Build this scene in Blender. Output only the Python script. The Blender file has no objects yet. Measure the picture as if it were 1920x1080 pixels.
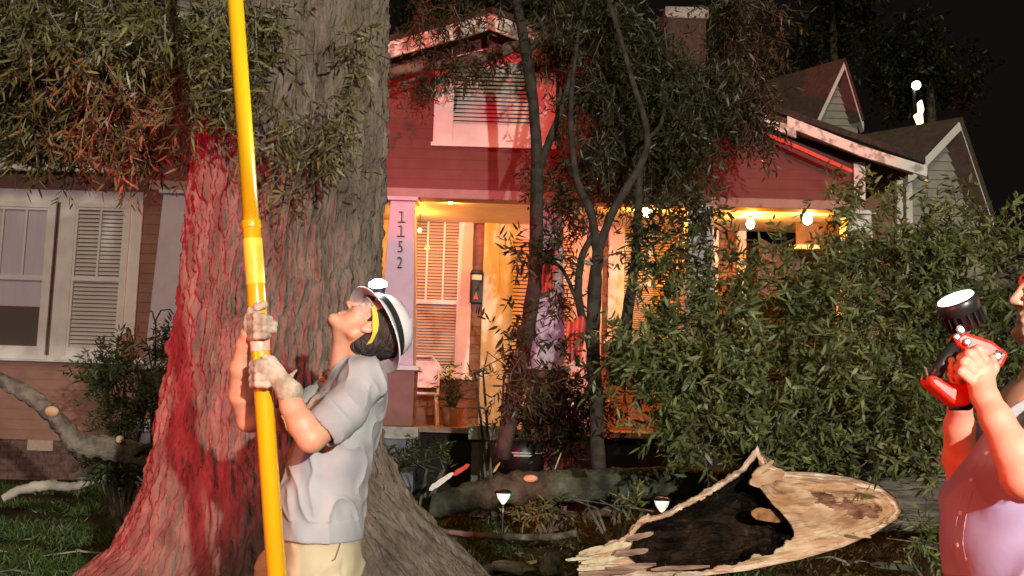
import bpy, bmesh, math, random
import numpy as np
from mathutils import Vector, Matrix, noise
PI = math.pi
random.seed(7); rng = np.random.default_rng(7)
SC = bpy.context.scene
# ------------------------------------------------------------------ camera
FPX, CZ = 2000.0, 1.5
PITCH, ROLL = math.radians(6.7), math.radians(1.7)
cam_d = bpy.data.cameras.new("camera"); cam = bpy.data.objects.new("camera", cam_d)
SC.collection.objects.link(cam); SC.camera = cam
cam_d.sensor_width = 36; cam_d.lens = 36*FPX/1920; cam_d.clip_end = 1000; cam_d.clip_start = 0.05
RM = Matrix.Rotation(PI/2+PITCH, 3, 'X') @ Matrix.Rotation(ROLL, 3, 'Z')
cam.matrix_world = Matrix.Translation((0, 0, CZ)) @ RM.to_4x4()
# ------------------------------------------------------------------ world: a black, faintly brown night sky
W = bpy.data.worlds.new("World"); SC.world = W; W.use_nodes = True
bgn = W.node_tree.nodes["Background"]
bgn.inputs[0].default_value = (0.9, 0.74, 0.66, 1); bgn.inputs[1].default_value = 0.006
SC.view_settings.view_transform = 'Standard'; SC.view_settings.look = 'None'
SC.view_settings.exposure = 0.0; SC.view_settings.gamma = 1
SC.cycles.max_bounces = 5; SC.cycles.transparent_max_bounces = 6
SC.cycles.caustics_reflective = False; SC.cycles.caustics_refractive = False
SC.cycles.sample_clamp_indirect = 4

def light(name, kind, loc, col, power, target=None, size=0.05, cone=None, blend=0.3):
    d = bpy.data.lights.new(name, kind); d.color = col; d.energy = power
    if kind != 'SUN': d.shadow_soft_size = size
    else: d.angle = size
    o = bpy.data.objects.new(name, d); SC.collection.objects.link(o); o.location = loc
    if target is not None:
        o.rotation_euler = (Vector(target)-Vector(loc)).to_track_quat('-Z', 'Y').to_euler()
    if cone: d.spot_size = math.radians(cone); d.spot_blend = blend
    return o
# the fire engine's lights in the street behind the camera, added tint spots, and the street lamps' glow
light("street_glow", 'SUN', (0, -20, 15), (1.0, .78, .46), 0.78, (1.5, 0, 3), math.radians(14))
light("scene_floodlight", 'SPOT', (3.2, -6.0, 3.4), (1.0, .94, .82), 7200, (1.6, 10, 1.6), .09, 56, .5)
light("engine_headlight", 'SPOT', (-3.2, -7.0, 1.25), (1.0, .68, .72), 3000, (-6.4, 13.4, 2.5), .10, 23, .6)
light("red_beacon_near", 'SPOT', (-5.2, -.6, 1.5), (1.0, .012, .05), 4600, (-1.72, 5.3, 1.75), .22, 25, .5).scale = (.55, 1, 1)
light("magenta_fill", 'SPOT', (-1.7, -6.0, 2.4), (1.0, .28, .50), 1000, (-1.15, 5.0, 1.8), .10, 15, .6)  # added spot, gives the trunk its magenta wash
light("red_beacon_far", 'SPOT', (-12.0, -4.0, 3.0), (1.0, .04, .04), 14000, (-.7, 12.8, 5.3), .08, 11, .35)
light("pink_beacon", 'SPOT', (-12.0, -4.4, 3.2), (1.0, .20, .60), 6500, (-1.1, 12.8, 2.9), .08, 10, .5)
light("red_beacon_right", 'SPOT', (6.5, -8.0, 4.6), (1.0, .05, .05), 9000, (3.2, 12.8, 5.2), .08, 8.5, .5)
light("red_fill_low", 'SPOT', (-3.6, .9, 1.1), (1.0, .17, .03), 330, (-.7, 3.5, 1.5), .06, 24, .5)  # added mid-air spot, reddens the man at the pole
light("red_fill_side", 'SPOT', (-3.5, -.5, 1.3), (1.0, .09, .03), 1100, (1.25, 2.5, 1.45), .06, 19, .5)  # added narrow spot, reddens only the man with the lantern

def P(px, py, Y):
    v = RM @ Vector(((px-960)/FPX, (540-py)/FPX, -1.0)); s = Y/v.y
    return Vector((v.x*s, Y, CZ+v.z*s))
def gz(y):
    if y < 3.5: return 0.0
    if y < 7.6: return 0.2*(y-3.5)/4.1
    return 0.2+0.053*(min(y, 14.2)-7.6)
# ------------------------------------------------------------------ materials
MATS = {}
def mat(name, col, rough=.7, metal=0, col2=None, nscale=8, stretch=(1, 1, 1), bump=0, bscale=None, bstretch=None,
        emit=None, estr=0, sss=0, trans=0, coat=0, detail=4, spec=.5, contrast=(.35, .65), col3=None):
    m = bpy.data.materials.new(name); m.use_nodes = True; nt = m.node_tree; N = nt.nodes; L = nt.links
    b = N["Principled BSDF"]; b.inputs["Base Color"].default_value = (*col, 1)
    b.inputs["Roughness"].default_value = rough; b.inputs["Metallic"].default_value = metal
    b.inputs["Specular IOR Level"].default_value = spec
    tc = N.new("ShaderNodeTexCoord")
    def noise_at(sc, st, det):
        mp = N.new("ShaderNodeMapping"); mp.inputs["Scale"].default_value = st; L.new(tc.outputs["Object"], mp.inputs[0])
        n = N.new("ShaderNodeTexNoise"); n.inputs["Scale"].default_value = sc; n.inputs["Detail"].default_value = det
        L.new(mp.outputs[0], n.inputs["Vector"]); return n
    if col2:
        n = noise_at(nscale, stretch, detail)
        r = N.new("ShaderNodeValToRGB"); r.color_ramp.elements[0].color = (*col, 1); r.color_ramp.elements[1].color = (*col2, 1)
        r.color_ramp.elements[0].position = contrast[0]; r.color_ramp.elements[1].position = contrast[1]
        if col3:
            e = r.color_ramp.elements.new(min(.98, contrast[1]+.12)); e.color = (*col3, 1)
        L.new(n.outputs["Fac"], r.inputs[0]); L.new(r.outputs[0], b.inputs["Base Color"])
    if bump:
        n2 = noise_at(bscale or nscale*3, bstretch or stretch, 5)
        bp = N.new("ShaderNodeBump"); bp.inputs["Strength"].default_value = min(1, bump*10); bp.inputs["Distance"].default_value = .02*bump*10
        L.new(n2.outputs["Fac"], bp.inputs["Height"]); L.new(bp.outputs[0], b.inputs["Normal"])
    if emit: b.inputs["Emission Color"].default_value = (*emit, 1); b.inputs["Emission Strength"].default_value = estr
    if sss:
        b.inputs["Subsurface Weight"].default_value = sss; b.inputs["Subsurface Radius"].default_value = (.012, .004, .002)
    if trans: b.inputs["Transmission Weight"].default_value = trans
    if coat: b.inputs["Coat Weight"].default_value = coat; b.inputs["Coat Roughness"].default_value = .12
    MATS[name] = m; return m
def leafmat(name, c1, c2, c3):
    m = bpy.data.materials.new(name); m.use_nodes = True; nt = m.node_tree; N = nt.nodes; L = nt.links
    b = N["Principled BSDF"]; b.inputs["Roughness"].default_value = .45
    at = N.new("ShaderNodeAttribute"); at.attribute_name = "tone"
    r = N.new("ShaderNodeValToRGB"); r.color_ramp.elements[0].color = (*c1, 1); r.color_ramp.elements[1].color = (*c3, 1)
    e = r.color_ramp.elements.new(.5); e.color = (*c2, 1)
    L.new(at.outputs["Fac"], r.inputs[0]); L.new(r.outputs[0], b.inputs["Base Color"])
    t = N.new("ShaderNodeBsdfTranslucent"); L.new(r.outputs[0], t.inputs[0])
    mx = N.new("ShaderNodeMixShader"); mx.inputs[0].default_value = .28
    L.new(b.outputs[0], mx.inputs[1]); L.new(t.outputs[0], mx.inputs[2]); L.new(mx.outputs[0], N["Material Output"].inputs[0])
    return m
bark = mat("bark", (.082, .062, .048), .95, col2=(.175, .138, .108), nscale=15, stretch=(1, 1, .22), bump=.10, bscale=48, bstretch=(1, 1, .35), spec=.12, col3=(.22, .19, .17), contrast=(.32, .68), detail=8)
bark_far = mat("bark_far", (.05, .045, .036), .95, col2=(.20, .18, .145), nscale=9, bump=.08, bscale=40, spec=.15)
bark_moss = mat("bark_moss", (.04, .038, .028), .95, col2=(.11, .12, .085), nscale=7, bump=.14, bscale=25, spec=.1, col3=(.17, .23, .18))
woodp = mat("pale_wood", (.46, .24, .12), .8, col2=(.80, .58, .40), nscale=3.2, stretch=(1, 1, 2.6), bump=.05, bscale=30, bstretch=(.5, 1, 3), col3=(.86, .72, .56))
woodw = mat("white_splinter", (.55, .45, .28), .8, col2=(.78, .70, .5), nscale=14, bump=.04)
rot = mat("rotten_wood", (.014, .010, .008), 1, col2=(.05, .032, .022), nscale=5, bump=.15, bscale=30, spec=.05, col3=(.22, .10, .04))
leafA = leafmat("leaf_olive", (.045, .042, .013), (.11, .098, .030), (.24, .205, .075))
leafB = leafmat("leaf_dark", (.020, .021, .009), (.046, .046, .019), (.11, .10, .045))
leafC = leafmat("leaf_green", (.04, .05, .016), (.135, .16, .055), (.34, .37, .16))
leafD = leafmat("leaf_shrub", (.03, .05, .02), (.06, .09, .03), (.11, .14, .05))
grassm = leafmat("grass_blade", (.035, .06, .02), (.07, .13, .035), (.14, .2, .06))
sidingm = mat("siding_paint", (.15, .05, .046), .85, col2=(.18, .062, .056), nscale=6, bump=.01, bscale=60)
siding2 = mat("siding_brown", (.23, .115, .085), .75, col2=(.28, .15, .11), nscale=5, bump=.01, bscale=60)
trim = mat("trim_paint", (.70, .68, .66), .55, col2=(.80, .78, .76), nscale=5, bump=.004, bscale=50)
trimd = mat("weathered_trim", (.35, .32, .29), .7, col2=(.75, .72, .69), nscale=9, bump=.02, contrast=(.38, .5))
brick = mat("foundation_brick", (.07, .04, .035), .9, col2=(.15, .085, .07), nscale=12, bump=.08)
bluelit = mat("pier_blue_light", (.14, .14, .19), .9, col2=(.24, .24, .30), nscale=7, bump=.06)  # blue-purple light on the piers put into their colour
conc = mat("concrete", (.36, .34, .33), .9, col2=(.6, .57, .55), nscale=8, bump=.05)
roofm = mat("asphalt_shingle", (.030, .024, .020), .95, col2=(.055, .045, .038), nscale=22, bump=.1)
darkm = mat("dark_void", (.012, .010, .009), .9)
blindm = mat("blind_slats", (.80, .76, .72), .5)
glassm = mat("window_glass", (.30, .30, .34), .08, spec=.7); glassm.node_tree.nodes["Principled BSDF"].inputs["Alpha"].default_value = .10
curtain = mat("lilac_curtain", (.76, .70, .84), .8, col2=(.84, .78, .88), nscale=3, stretch=(6, 1, .3), bump=.05)
blackp = mat("black_plastic", (.016, .016, .018), .38, bump=.01, bscale=120)
blackm = mat("black_metal", (.02, .02, .022), .4, metal=.3)
redp = mat("red_plastic", (.72, .035, .02), .32, coat=.3)
redc = mat("red_cloth", (.62, .06, .05), .8, col2=(.75, .12, .08), nscale=12, bump=.03)
mulch = mat("fallen_litter_wood", (.16, .12, .08), .9, col2=(.35, .28, .2), nscale=20)
skin1 = mat("skin_tan", (.56, .27, .17), .5, col2=(.62, .31, .20), nscale=28, bump=.014, bscale=130, sss=.10)
skin2 = mat("skin_fair", (.62, .30, .21), .5, col2=(.68, .35, .26), nscale=28, bump=.014, bscale=110, sss=.10)
shirt1 = mat("grey_tshirt", (.29, .29, .30), .9, col2=(.36, .36, .37), nscale=6, bump=.022, bscale=55)
shirt2 = mat("lavender_shirt", (.29, .27, .46), .85, col2=(.34, .32, .52), nscale=5, bump=.018, bscale=55)
pantm = mat("khaki_cloth", (.42, .35, .22), .9, col2=(.49, .42, .28), nscale=7, bump=.035, bscale=10)
glovem = mat("leather_glove", (.28, .22, .15), .85, col2=(.56, .48, .38), nscale=22, bump=.05, bscale=45)
hairm = mat("dark_hair", (.014, .011, .009), .6, col2=(.035, .026, .02), nscale=60, stretch=(1, 1, .2), bump=.1, bscale=90)
hatm = mat("hardhat_white", (.62, .60, .61), .28, coat=.4)
hatin = mat("hardhat_underside", (.42, .34, .36), .5)
yellow = mat("yellow_fibreglass", (.66, .33, .006), .25, coat=.6, col2=(.74, .42, .008), nscale=3, stretch=(1, 1, .4), bump=.004, bscale=50)
yband = mat("yellow_grip", (.72, .40, .02), .5, col2=(.85, .55, .05), nscale=14, bump=.02)
lampm = mat("headlamp_glow", (1, 1, 1), .3, emit=(.88, 1.0, 1.0), estr=26)
lampm2 = mat("torch_lens", (.9, 1, .95), .1, emit=(.75, 1.0, .90), estr=2.6)
bulbm = mat("warm_bulb", (1, .8, .5), .3, emit=(1, .74, .34), estr=40)
solarm = mat("frosted_lens", (.9, .9, .8), .3, emit=(.95, 1.0, .78), estr=.75)
streetm = mat("street_lamp_lens", (1, 1, 1), .3, emit=(.85, 1.0, .72), estr=14)
streetw = mat("lit_window", (1, .9, .6), .3, emit=(1, .72, .30), estr=3.2)

# ------------------------------------------------------------------ object helpers
def mesh(name, V, Fc, smooth=False):
    me = bpy.data.meshes.new(name); me.from_pydata([tuple(v) for v in V], [], [tuple(f) for f in Fc])
    if smooth: me.polygons.foreach_set('use_smooth', [True]*len(me.polygons))
    me.update(); return me
def npmesh(name, V, F4, smooth=False):
    """fast: V (n,3), F4 (m,k) all faces with k corners"""
    V = np.asarray(V, np.float32); F4 = np.asarray(F4, np.int32); k = F4.shape[1]
    me = bpy.data.meshes.new(name); me.vertices.add(len(V)); me.vertices.foreach_set('co', V.ravel())
    me.loops.add(F4.size); me.loops.foreach_set('vertex_index', F4.ravel())
    me.polygons.add(len(F4)); me.polygons.foreach_set('loop_start', np.arange(0, F4.size, k, dtype=np.int32))
    me.polygons.foreach_set('use_smooth', [smooth]*len(F4)); me.update(calc_edges=True); me.validate(); return me
def link(name, me, m, parent=None):
    o = bpy.data.objects.new(name, me); SC.collection.objects.link(o)
    if m is not None: me.materials.append(m)
    if parent is not None:
        o.parent = parent
        if parent.type == 'EMPTY': o.matrix_parent_inverse = Matrix.Translation(-parent.location)
    return o
def tag(o, label=None, cat=None, group=None, kind=None):
    if label: o['label'] = label
    if cat: o['category'] = cat
    if group: o['group'] = group
    if kind: o['kind'] = kind
    return o
def thing(name, loc, label, cat, group=None):
    o = bpy.data.objects.new(name, None); SC.collection.objects.link(o); o.location = Vector(loc)
    o.empty_display_size = .1
    return tag(o, label, cat, group)
class MB:
    def __init__(s): s.V = []; s.F = []
    def add(s, V, F):
        b = len(s.V); s.V += [Vector(v) for v in V]; s.F += [[b+i for i in f] for f in F]; return s
    def box(s, x0, x1, y0, y1, z0, z1):
        return s.add([(x0,y0,z0),(x1,y0,z0),(x1,y1,z0),(x0,y1,z0),(x0,y0,z1),(x1,y0,z1),(x1,y1,z1),(x0,y1,z1)],
                     [(0,3,2,1),(4,5,6,7),(0,1,5,4),(1,2,6,5),(2,3,7,6),(3,0,4,7)])
    def bar(s, a, b, w, h, up=(0, 0, 1)):
        a = Vector(a); b = Vector(b); d = (b-a).normalized(); u = Vector(up); sd = d.cross(u)
        if sd.length < 1e-4: sd = d.cross(Vector((0, 1, 0)))
        sd.normalize(); u = sd.cross(d); V = []
        for p in (a, b):
            for i, j in ((-1,-1),(1,-1),(1,1),(-1,1)): V.append(p+sd*(i*w/2)+u*(j*h/2))
        return s.add(V, [(0,1,2,3),(7,6,5,4),(0,4,5,1),(1,5,6,2),(2,6,7,3),(3,7,4,0)])
    def tube(s, pts, rad, n=10, wob=0, cap=True):
        pts = [Vector(p) for p in pts]; V = []; F = []; up = Vector((.13, .31, .94)).normalized(); N = len(pts)
        for i, p in enumerate(pts):
            d = (pts[min(i+1, N-1)]-pts[max(i-1, 0)]).normalized()
            a = d.cross(up)
            if a.length < .05: a = d.cross(Vector((1, 0, 0)))
            a.normalize(); b = d.cross(a); up = -b if b.dot(up) < 0 else b
            r = rad[i] if hasattr(rad, '__len__') else rad
            for k in range(n):
                t = 2*PI*k/n; rr = r*(1+wob*noise.noise(Vector((math.cos(t)*1.5, math.sin(t)*1.5, i*.7+p.x*3))))
                V.append(p+a*math.cos(t)*rr+b*math.sin(t)*rr)
        for i in range(N-1):
            for k in range(n): k2 = (k+1) % n; F.append((i*n+k, i*n+k2, (i+1)*n+k2, (i+1)*n+k))
        if cap: F.append(tuple(range(n-1, -1, -1))); F.append(tuple((N-1)*n+k for k in range(n)))
        return s.add(V, F)
    def lathe(s, c, axis, prof, n=24):
        """prof: (dist along axis, radius)"""
        ax = Vector(axis).normalized(); a = ax.orthogonal().normalized(); b = ax.cross(a); c = Vector(c); V = []; F = []
        for h, r in prof:
            for k in range(n): t = 2*PI*k/n; V.append(c+ax*h+a*(r*math.cos(t))+b*(r*math.sin(t)))
        for i in range(len(prof)-1):
            for k in range(n): k2 = (k+1) % n; F.append((i*n+k, i*n+k2, (i+1)*n+k2, (i+1)*n+k))
        F.append(tuple(range(n-1, -1, -1))); F.append(tuple((len(prof)-1)*n+k for k in range(n)))
        return s.add(V, F)
    def ball(s, c, r, n=12):
        r = r if hasattr(r, '__len__') else (r, r, r); V = []; F = []; m = n//2+1
        for i in range(m):
            ph = PI*(i+.02)/(m-1+.04)
            for k in range(n): t = 2*PI*k/n; V.append(Vector(c)+Vector((r[0]*math.sin(ph)*math.cos(t), r[1]*math.sin(ph)*math.sin(t), r[2]*math.cos(ph))))
        for i in range(m-1):
            for k in range(n): k2 = (k+1) % n; F.append((i*n+k, (i+1)*n+k, (i+1)*n+k2, i*n+k2))
        F.append(tuple(range(n))); F.append(tuple((m-1)*n+k for k in range(n-1, -1, -1)))
        return s.add(V, F)
    def prism(s, poly, y0, y1):
        """poly of (x,z) facing -Y"""
        n = len(poly); V = [(x, y0, z) for x, z in poly]+[(x, y1, z) for x, z in poly]
        return s.add(V, [tuple(range(n)), tuple(range(2*n-1, n-1, -1))]+[(i, i+n, (i+1) % n+n, (i+1) % n) for i in range(n)])
    def build(s, name, m, parent=None, smooth=False, bevel=0, sub=0):
        me = mesh(name, s.V, s.F, smooth); o = link(name, me, m, parent)
        bm = bmesh.new(); bm.from_mesh(me); bmesh.ops.recalc_face_normals(bm, faces=bm.faces); bm.to_mesh(me); bm.free()
        if bevel:
            md = o.modifiers.new("bevel", 'BEVEL'); md.width = bevel; md.segments = 2; md.limit_method = 'ANGLE'
        if sub:
            md = o.modifiers.new("sub", 'SUBSURF'); md.levels = sub; md.render_levels = sub
        return o
def curve(pts, n=8):
    """Catmull-Rom through points, works for tuples of any length"""
    out = []; Q = [pts[0]]+list(pts)+[pts[-1]]
    for i in range(1, len(Q)-2):
        for k in range(n):
            t = k/n; a, b, c, d = (np.array(q, float) for q in Q[i-1:i+3])
            out.append(.5*((2*b)+(-a+c)*t+(2*a-5*b+4*c-d)*t*t+(-a+3*b-3*c+d)*t**3))
    out.append(np.array(pts[-1], float)); return out
def limb(path, n=12, step=6, wob=.25, jit=0):
    """path: (px,py,Y,r) -> MB tube"""
    c = curve([(*P(a, b, y), r) for a, b, y, r in path], step)
    pts = [Vector(q[:3])+Vector([random.uniform(-jit, jit) for _ in range(3)]) for q in c]
    return pts, [max(.002, q[3]) for q in c]

# ------------------------------------------------------------------ signed-distance modelling for figures
class SDF:
    def __init__(s, lo, hi, h):
        s.lo = np.array(lo, float); s.h = h; s.n = np.ceil((np.array(hi)-s.lo)/h).astype(int)+1
        s.f = np.full(tuple(s.n), .12, np.float32)
    def _win(s, lo, hi, pad):
        a = np.clip(np.floor((np.array(lo)-pad-s.lo)/s.h).astype(int), 0, s.n); b = np.clip(np.ceil((np.array(hi)+pad-s.lo)/s.h).astype(int)+1, 0, s.n)
        sl = tuple(slice(i, j) for i, j in zip(a, b))
        g = np.meshgrid(*[np.arange(i, j)*s.h+o for i, j, o in zip(a, b, s.lo)], indexing='ij')
        return sl, g
    def _mix(s, sl, d, k, sub):
        f = s.f[sl]; d = d.astype(np.float32)
        if f.size == 0: return
        if sub:
            d = -d; hh = np.clip(.5+.5*(d-f)/k, 0, 1); s.f[sl] = f*(1-hh)+d*hh+k*hh*(1-hh)
        else:
            hh = np.clip(.5+.5*(f-d)/k, 0, 1); s.f[sl] = f*(1-hh)+d*hh-k*hh*(1-hh)
    def cone(s, a, b, ra, rb, k=.012, sy=1.0, sub=False):
        a = np.array(a, float); b = np.array(b, float); m = max(ra, rb)/min(sy, 1)
        sl, (X, Y, Z) = s._win(np.minimum(a, b)-m, np.maximum(a, b)+m, k+3*s.h+.01)
        ym = (a[1]+b[1])/2; A = a*(1, sy, 1); B = b*(1, sy, 1); D = B-A; L2 = max(1e-9, D@D)
        px, py, pz = X-A[0], Y*sy-A[1], Z-A[2]
        t = np.clip((px*D[0]+py*D[1]+pz*D[2])/L2, 0, 1)
        d = np.sqrt((px-t*D[0])**2+(py-t*D[1])**2+(pz-t*D[2])**2)-(ra+(rb-ra)*t)
        s._mix(sl, d, k, sub); return s
    def chain(s, pts, k=.012, sy=1.0):
        for p, q in zip(pts[:-1], pts[1:]): s.cone(p[0], q[0], p[1], q[1], k, sy)
        return s
    def ell(s, c, r, R=None, k=.012, sub=False):
        c = np.array(c, float); r = np.array(r, float); m = r.max()
        sl, (X, Y, Z) = s._win(c-m, c+m, k+3*s.h+.01)
        Rm = np.eye(3) if R is None else np.array(R)      # rows: local axes
        q = [(X-c[0])*Rm[i][0]+(Y-c[1])*Rm[i][1]+(Z-c[2])*Rm[i][2] for i in range(3)]
        k0 = np.sqrt(sum((q[i]/r[i])**2 for i in range(3))); k1 = np.sqrt(sum((q[i]/r[i]**2)**2 for i in range(3)))+1e-6
        s._mix(sl, k0*(k0-1)/k1, k, sub); return s
    def plane_cut(s, p, nrm):
        """remove the side the normal points to"""
        nrm = np.array(nrm, float); nrm /= np.linalg.norm(nrm)
        g = np.meshgrid(*[np.arange(n)*s.h+o for n, o in zip(s.n, s.lo)], indexing='ij')
        d = (g[0]-p[0])*nrm[0]+(g[1]-p[1])*nrm[1]+(g[2]-p[2])*nrm[2]
        s.f = np.maximum(s.f, d.astype(np.float32)); return s
    def mesh(s, name):
        f = s.f; S = f < 0; f[0] = f[-1] = .1; f[:, 0] = f[:, -1] = .1; f[:, :, 0] = f[:, :, -1] = .1; S = f < 0
        cnt = np.zeros(tuple(s.n-1), np.int8)
        for i in (0, 1):
            for j in (0, 1):
                for k in (0, 1): cnt += S[i:s.n[0]-1+i, j:s.n[1]-1+j, k:s.n[2]-1+k]
        I = np.array(np.nonzero((cnt > 0) & (cnt < 8))); n = I.shape[1]
        idx = np.full(tuple(s.n-1), -1, np.int32); idx[tuple(I)] = np.arange(n)
        acc = np.zeros((3, n)); c = np.zeros(n)
        corners = [(i, j, k) for i in (0, 1) for j in (0, 1) for k in (0, 1)]
        for a in corners:
            for ax in range(3):
                if a[ax]: continue
                b = list(a); b[ax] = 1
                fa = f[I[0]+a[0], I[1]+a[1], I[2]+a[2]]; fb = f[I[0]+b[0], I[1]+b[1], I[2]+b[2]]
                cr = (fa < 0) != (fb < 0); t = np.where(cr, fa/np.where(cr, fa-fb, 1), 0)
                for q in range(3): acc[q] += cr*(a[q]+(t if q == ax else 0))
                c += cr
        V = (I+acc/c).T*s.h+s.lo; Q = []
        for ax in range(3):
            o1, o2 = [(1, 2), (2, 0), (0, 1)][ax]
            sl0 = [slice(1, -1)]*3; sl0[ax] = slice(0, -1); sl1 = [slice(1, -1)]*3; sl1[ax] = slice(1, None)
            A = S[tuple(sl0)]; B = S[tuple(sl1)]; E = np.array(np.nonzero(A != B)); st = A[tuple(E)]
            E = E+1; E[ax] -= 1
            def cell(d1, d2):
                e = E.copy(); e[o1] += d1; e[o2] += d2; return idx[tuple(e)]
            q = np.stack([cell(-1, -1), cell(0, -1), cell(0, 0), cell(-1, 0)], 1)
            q[~st] = q[~st][:, ::-1]; Q.append(q)
        Q = np.concatenate(Q); Q = Q[(Q >= 0).all(1)]
        return npmesh(name, V, Q, True)

# ------------------------------------------------------------------ foliage
def leaves(name, starts, dirs, lens, per, L, Wd, m, parent=None, droop=.5, kind=None, spread=.9):
    """twig start points, directions, lengths; per = leaves per twig"""
    n = len(starts); S = np.repeat(starts, per, 0); D = np.repeat(dirs, per, 0); Ln = np.repeat(lens, per)
    t = np.tile(np.linspace(.08, 1, per), n)+rng.normal(0, .02, n*per); N = n*per
    base = S+D*(Ln*t)[:, None]; base[:, 2] -= droop*.35*Ln*t*t
    r = rng.normal(0, 1, (N, 3)); r -= (r*D).sum(1)[:, None]*D; r /= np.linalg.norm(r, axis=1)[:, None]
    d = D*.55+r*spread+rng.normal(0, .15, (N, 3)); d[:, 2] -= droop*rng.uniform(.1, .8, N); d /= np.linalg.norm(d, axis=1)[:, None]
    nn = rng.normal(0, 1, (N, 3)); sd = np.cross(d, nn); sd /= np.linalg.norm(sd, axis=1)[:, None]; up = np.cross(sd, d)
    l = L*rng.uniform(.6, 1.2, N); w = Wd*rng.uniform(.75, 1.2, N); bend = rng.uniform(-.02, .22, N)
    def pt(a, b, c): return base+d*(l*a)[:, None]+sd*(w*b)[:, None]-up*(l*bend*c)[:, None]
    V = np.stack([pt(0, 0, 0), pt(.3, -.45, .12), pt(.3, .45, .12), pt(.68, -.36, .5), pt(.68, .36, .5), pt(1, 0, 1)], 1).reshape(-1, 3)
    b = (np.arange(N)*6)[:, None]
    F = np.concatenate([b+np.array([[0, 2, 1, 1]]), b+np.array([[1, 2, 4, 3]]), b+np.array([[3, 4, 5, 5]])], 1).reshape(-1, 4)
    # quads + tris: write tris separately
    me = bpy.data.meshes.new(name); tri = np.concatenate([b+np.array([[0, 2, 1]]), b+np.array([[3, 4, 5]])], 0); qd = b+np.array([[1, 2, 4, 3]])
    me.vertices.add(len(V)); me.vertices.foreach_set('co', V.astype(np.float32).ravel())
    lv = np.concatenate([tri.ravel(), qd.ravel()]).astype(np.int32); me.loops.add(len(lv)); me.loops.foreach_set('vertex_index', lv)
    st = np.concatenate([np.arange(len(tri))*3, len(tri)*3+np.arange(len(qd))*4]).astype(np.int32)
    me.polygons.add(len(st)); me.polygons.foreach_set('loop_start', st); me.update(calc_edges=True)
    at = me.attributes.new("tone", 'FLOAT', 'POINT')
    tw = np.repeat(rng.uniform(0, 1, n), per); tn = np.clip(tw*.55+rng.uniform(0, .45, N), 0, 1)
    at.data.foreach_set('value', np.repeat(tn, 6).astype(np.float32))
    return link(name, me, m, parent)
def clump_pts(clumps, sub=9, spread=.5):
    """clumps: (px,py,Y, rx,rz px radii, ry metres, n); twigs gather in tufts"""
    out = []
    for px, py, Y, rx, rz, ry, n in clumps:
        c = P(px, py, Y); k = Y/FPX; ns = max(2, n//sub)
        q = rng.normal(0, 1, (ns, 3)); q /= np.linalg.norm(q, axis=1)[:, None]; q *= rng.uniform(.15, 1, ns)[:, None]**.5
        w = rng.dirichlet(np.ones(ns)*1.2); pick = rng.choice(ns, n, p=w)
        cen = q*np.array([rx*k, ry, rz*k])+np.array(c)
        out.append(cen[pick]+rng.normal(0, 1, (n, 3))*np.minimum(.09, np.array([rx*k, ry, rz*k])*.35)*spread*2)
    return np.concatenate(out)
def twig_dirs(n, bias=(0, 0, -.4), s=1.0):
    d = rng.normal(0, s, (n, 3))+np.array(bias); return d/np.linalg.norm(d, axis=1)[:, None]
def twigs_mesh(name, S, D, Ln, m, parent, r=.0025):
    mb = MB()
    for s_, d_, l_ in zip(S, D, Ln):
        a = Vector(s_); d = Vector(d_); mb.tube([a-d*.05, a+d*l_*.5-Vector((0, 0, .06*l_)), a+d*l_-Vector((0, 0, .2*l_))], [r*1.5, r, r*.5], 3, cap=False)
    return mb.build(name, m, parent)

# ================================================================== GROUND
def build_ground():
    ys = np.concatenate([np.linspace(-30, 3, 12), np.linspace(3.4, 15, 150), np.linspace(16, 60, 20), np.linspace(80, 400, 8)])
    xs = np.concatenate([np.linspace(-300, -14, 10), np.linspace(-12, 12, 200), np.linspace(14, 300, 10)])
    V = []
    for y in ys:
        for x in xs:
            z = gz(y)
            if 3 < y < 15 and abs(x) < 12:
                z += .035*noise.noise(Vector((x*1.1, y*1.1, 0)))+.018*noise.noise(Vector((x*5, y*5, 3)))
            V.append((x, y, z))
    nx = len(xs); j, i = np.meshgrid(np.arange(len(ys)-1), np.arange(nx-1), indexing='ij'); a = (j*nx+i).ravel()
    me = npmesh("ground", V, np.stack([a, a+1, a+nx+1, a+nx], 1), True)
    m = mat("yard_soil", (.022, .016, .010), .95, col2=(.06, .052, .026), nscale=2.2, bump=.15, bscale=26, spec=.1, col3=(.06, .075, .03))
    tag(link("ground", me, m), kind='structure')
build_ground()
def blades():
    n = 34000
    x = np.concatenate([rng.uniform(-6.5, -1.6, 24000), rng.uniform(-2, 2.5, n-24000)]); y = np.concatenate([rng.uniform(6.2, 12.6, 24000), rng.uniform(6.5, 10.8, n-24000)])
    keep = np.array([noise.noise(Vector((a*.9, b*1.3, 5)))+.25*noise.noise(Vector((a*4, b*4, 1))) > (-.14 if a < -1.6 else .02) for a, b in zip(x, y)])
    x, y = x[keep], y[keep]
    z = np.array([gz(b) for b in y])+.0
    S = np.stack([x, y, z], 1); D = rng.normal(0, .45, S.shape)+np.array([0, 0, 1]); D /= np.linalg.norm(D, axis=1)[:, None]
    o = leaves("grass", S, D, rng.uniform(.02, .05, len(S)), 2, .085, .010, grassm, droop=.15, spread=.5)
    tag(o, "short green grass in patches across the yard", "grass", kind='stuff')
blades()
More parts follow.
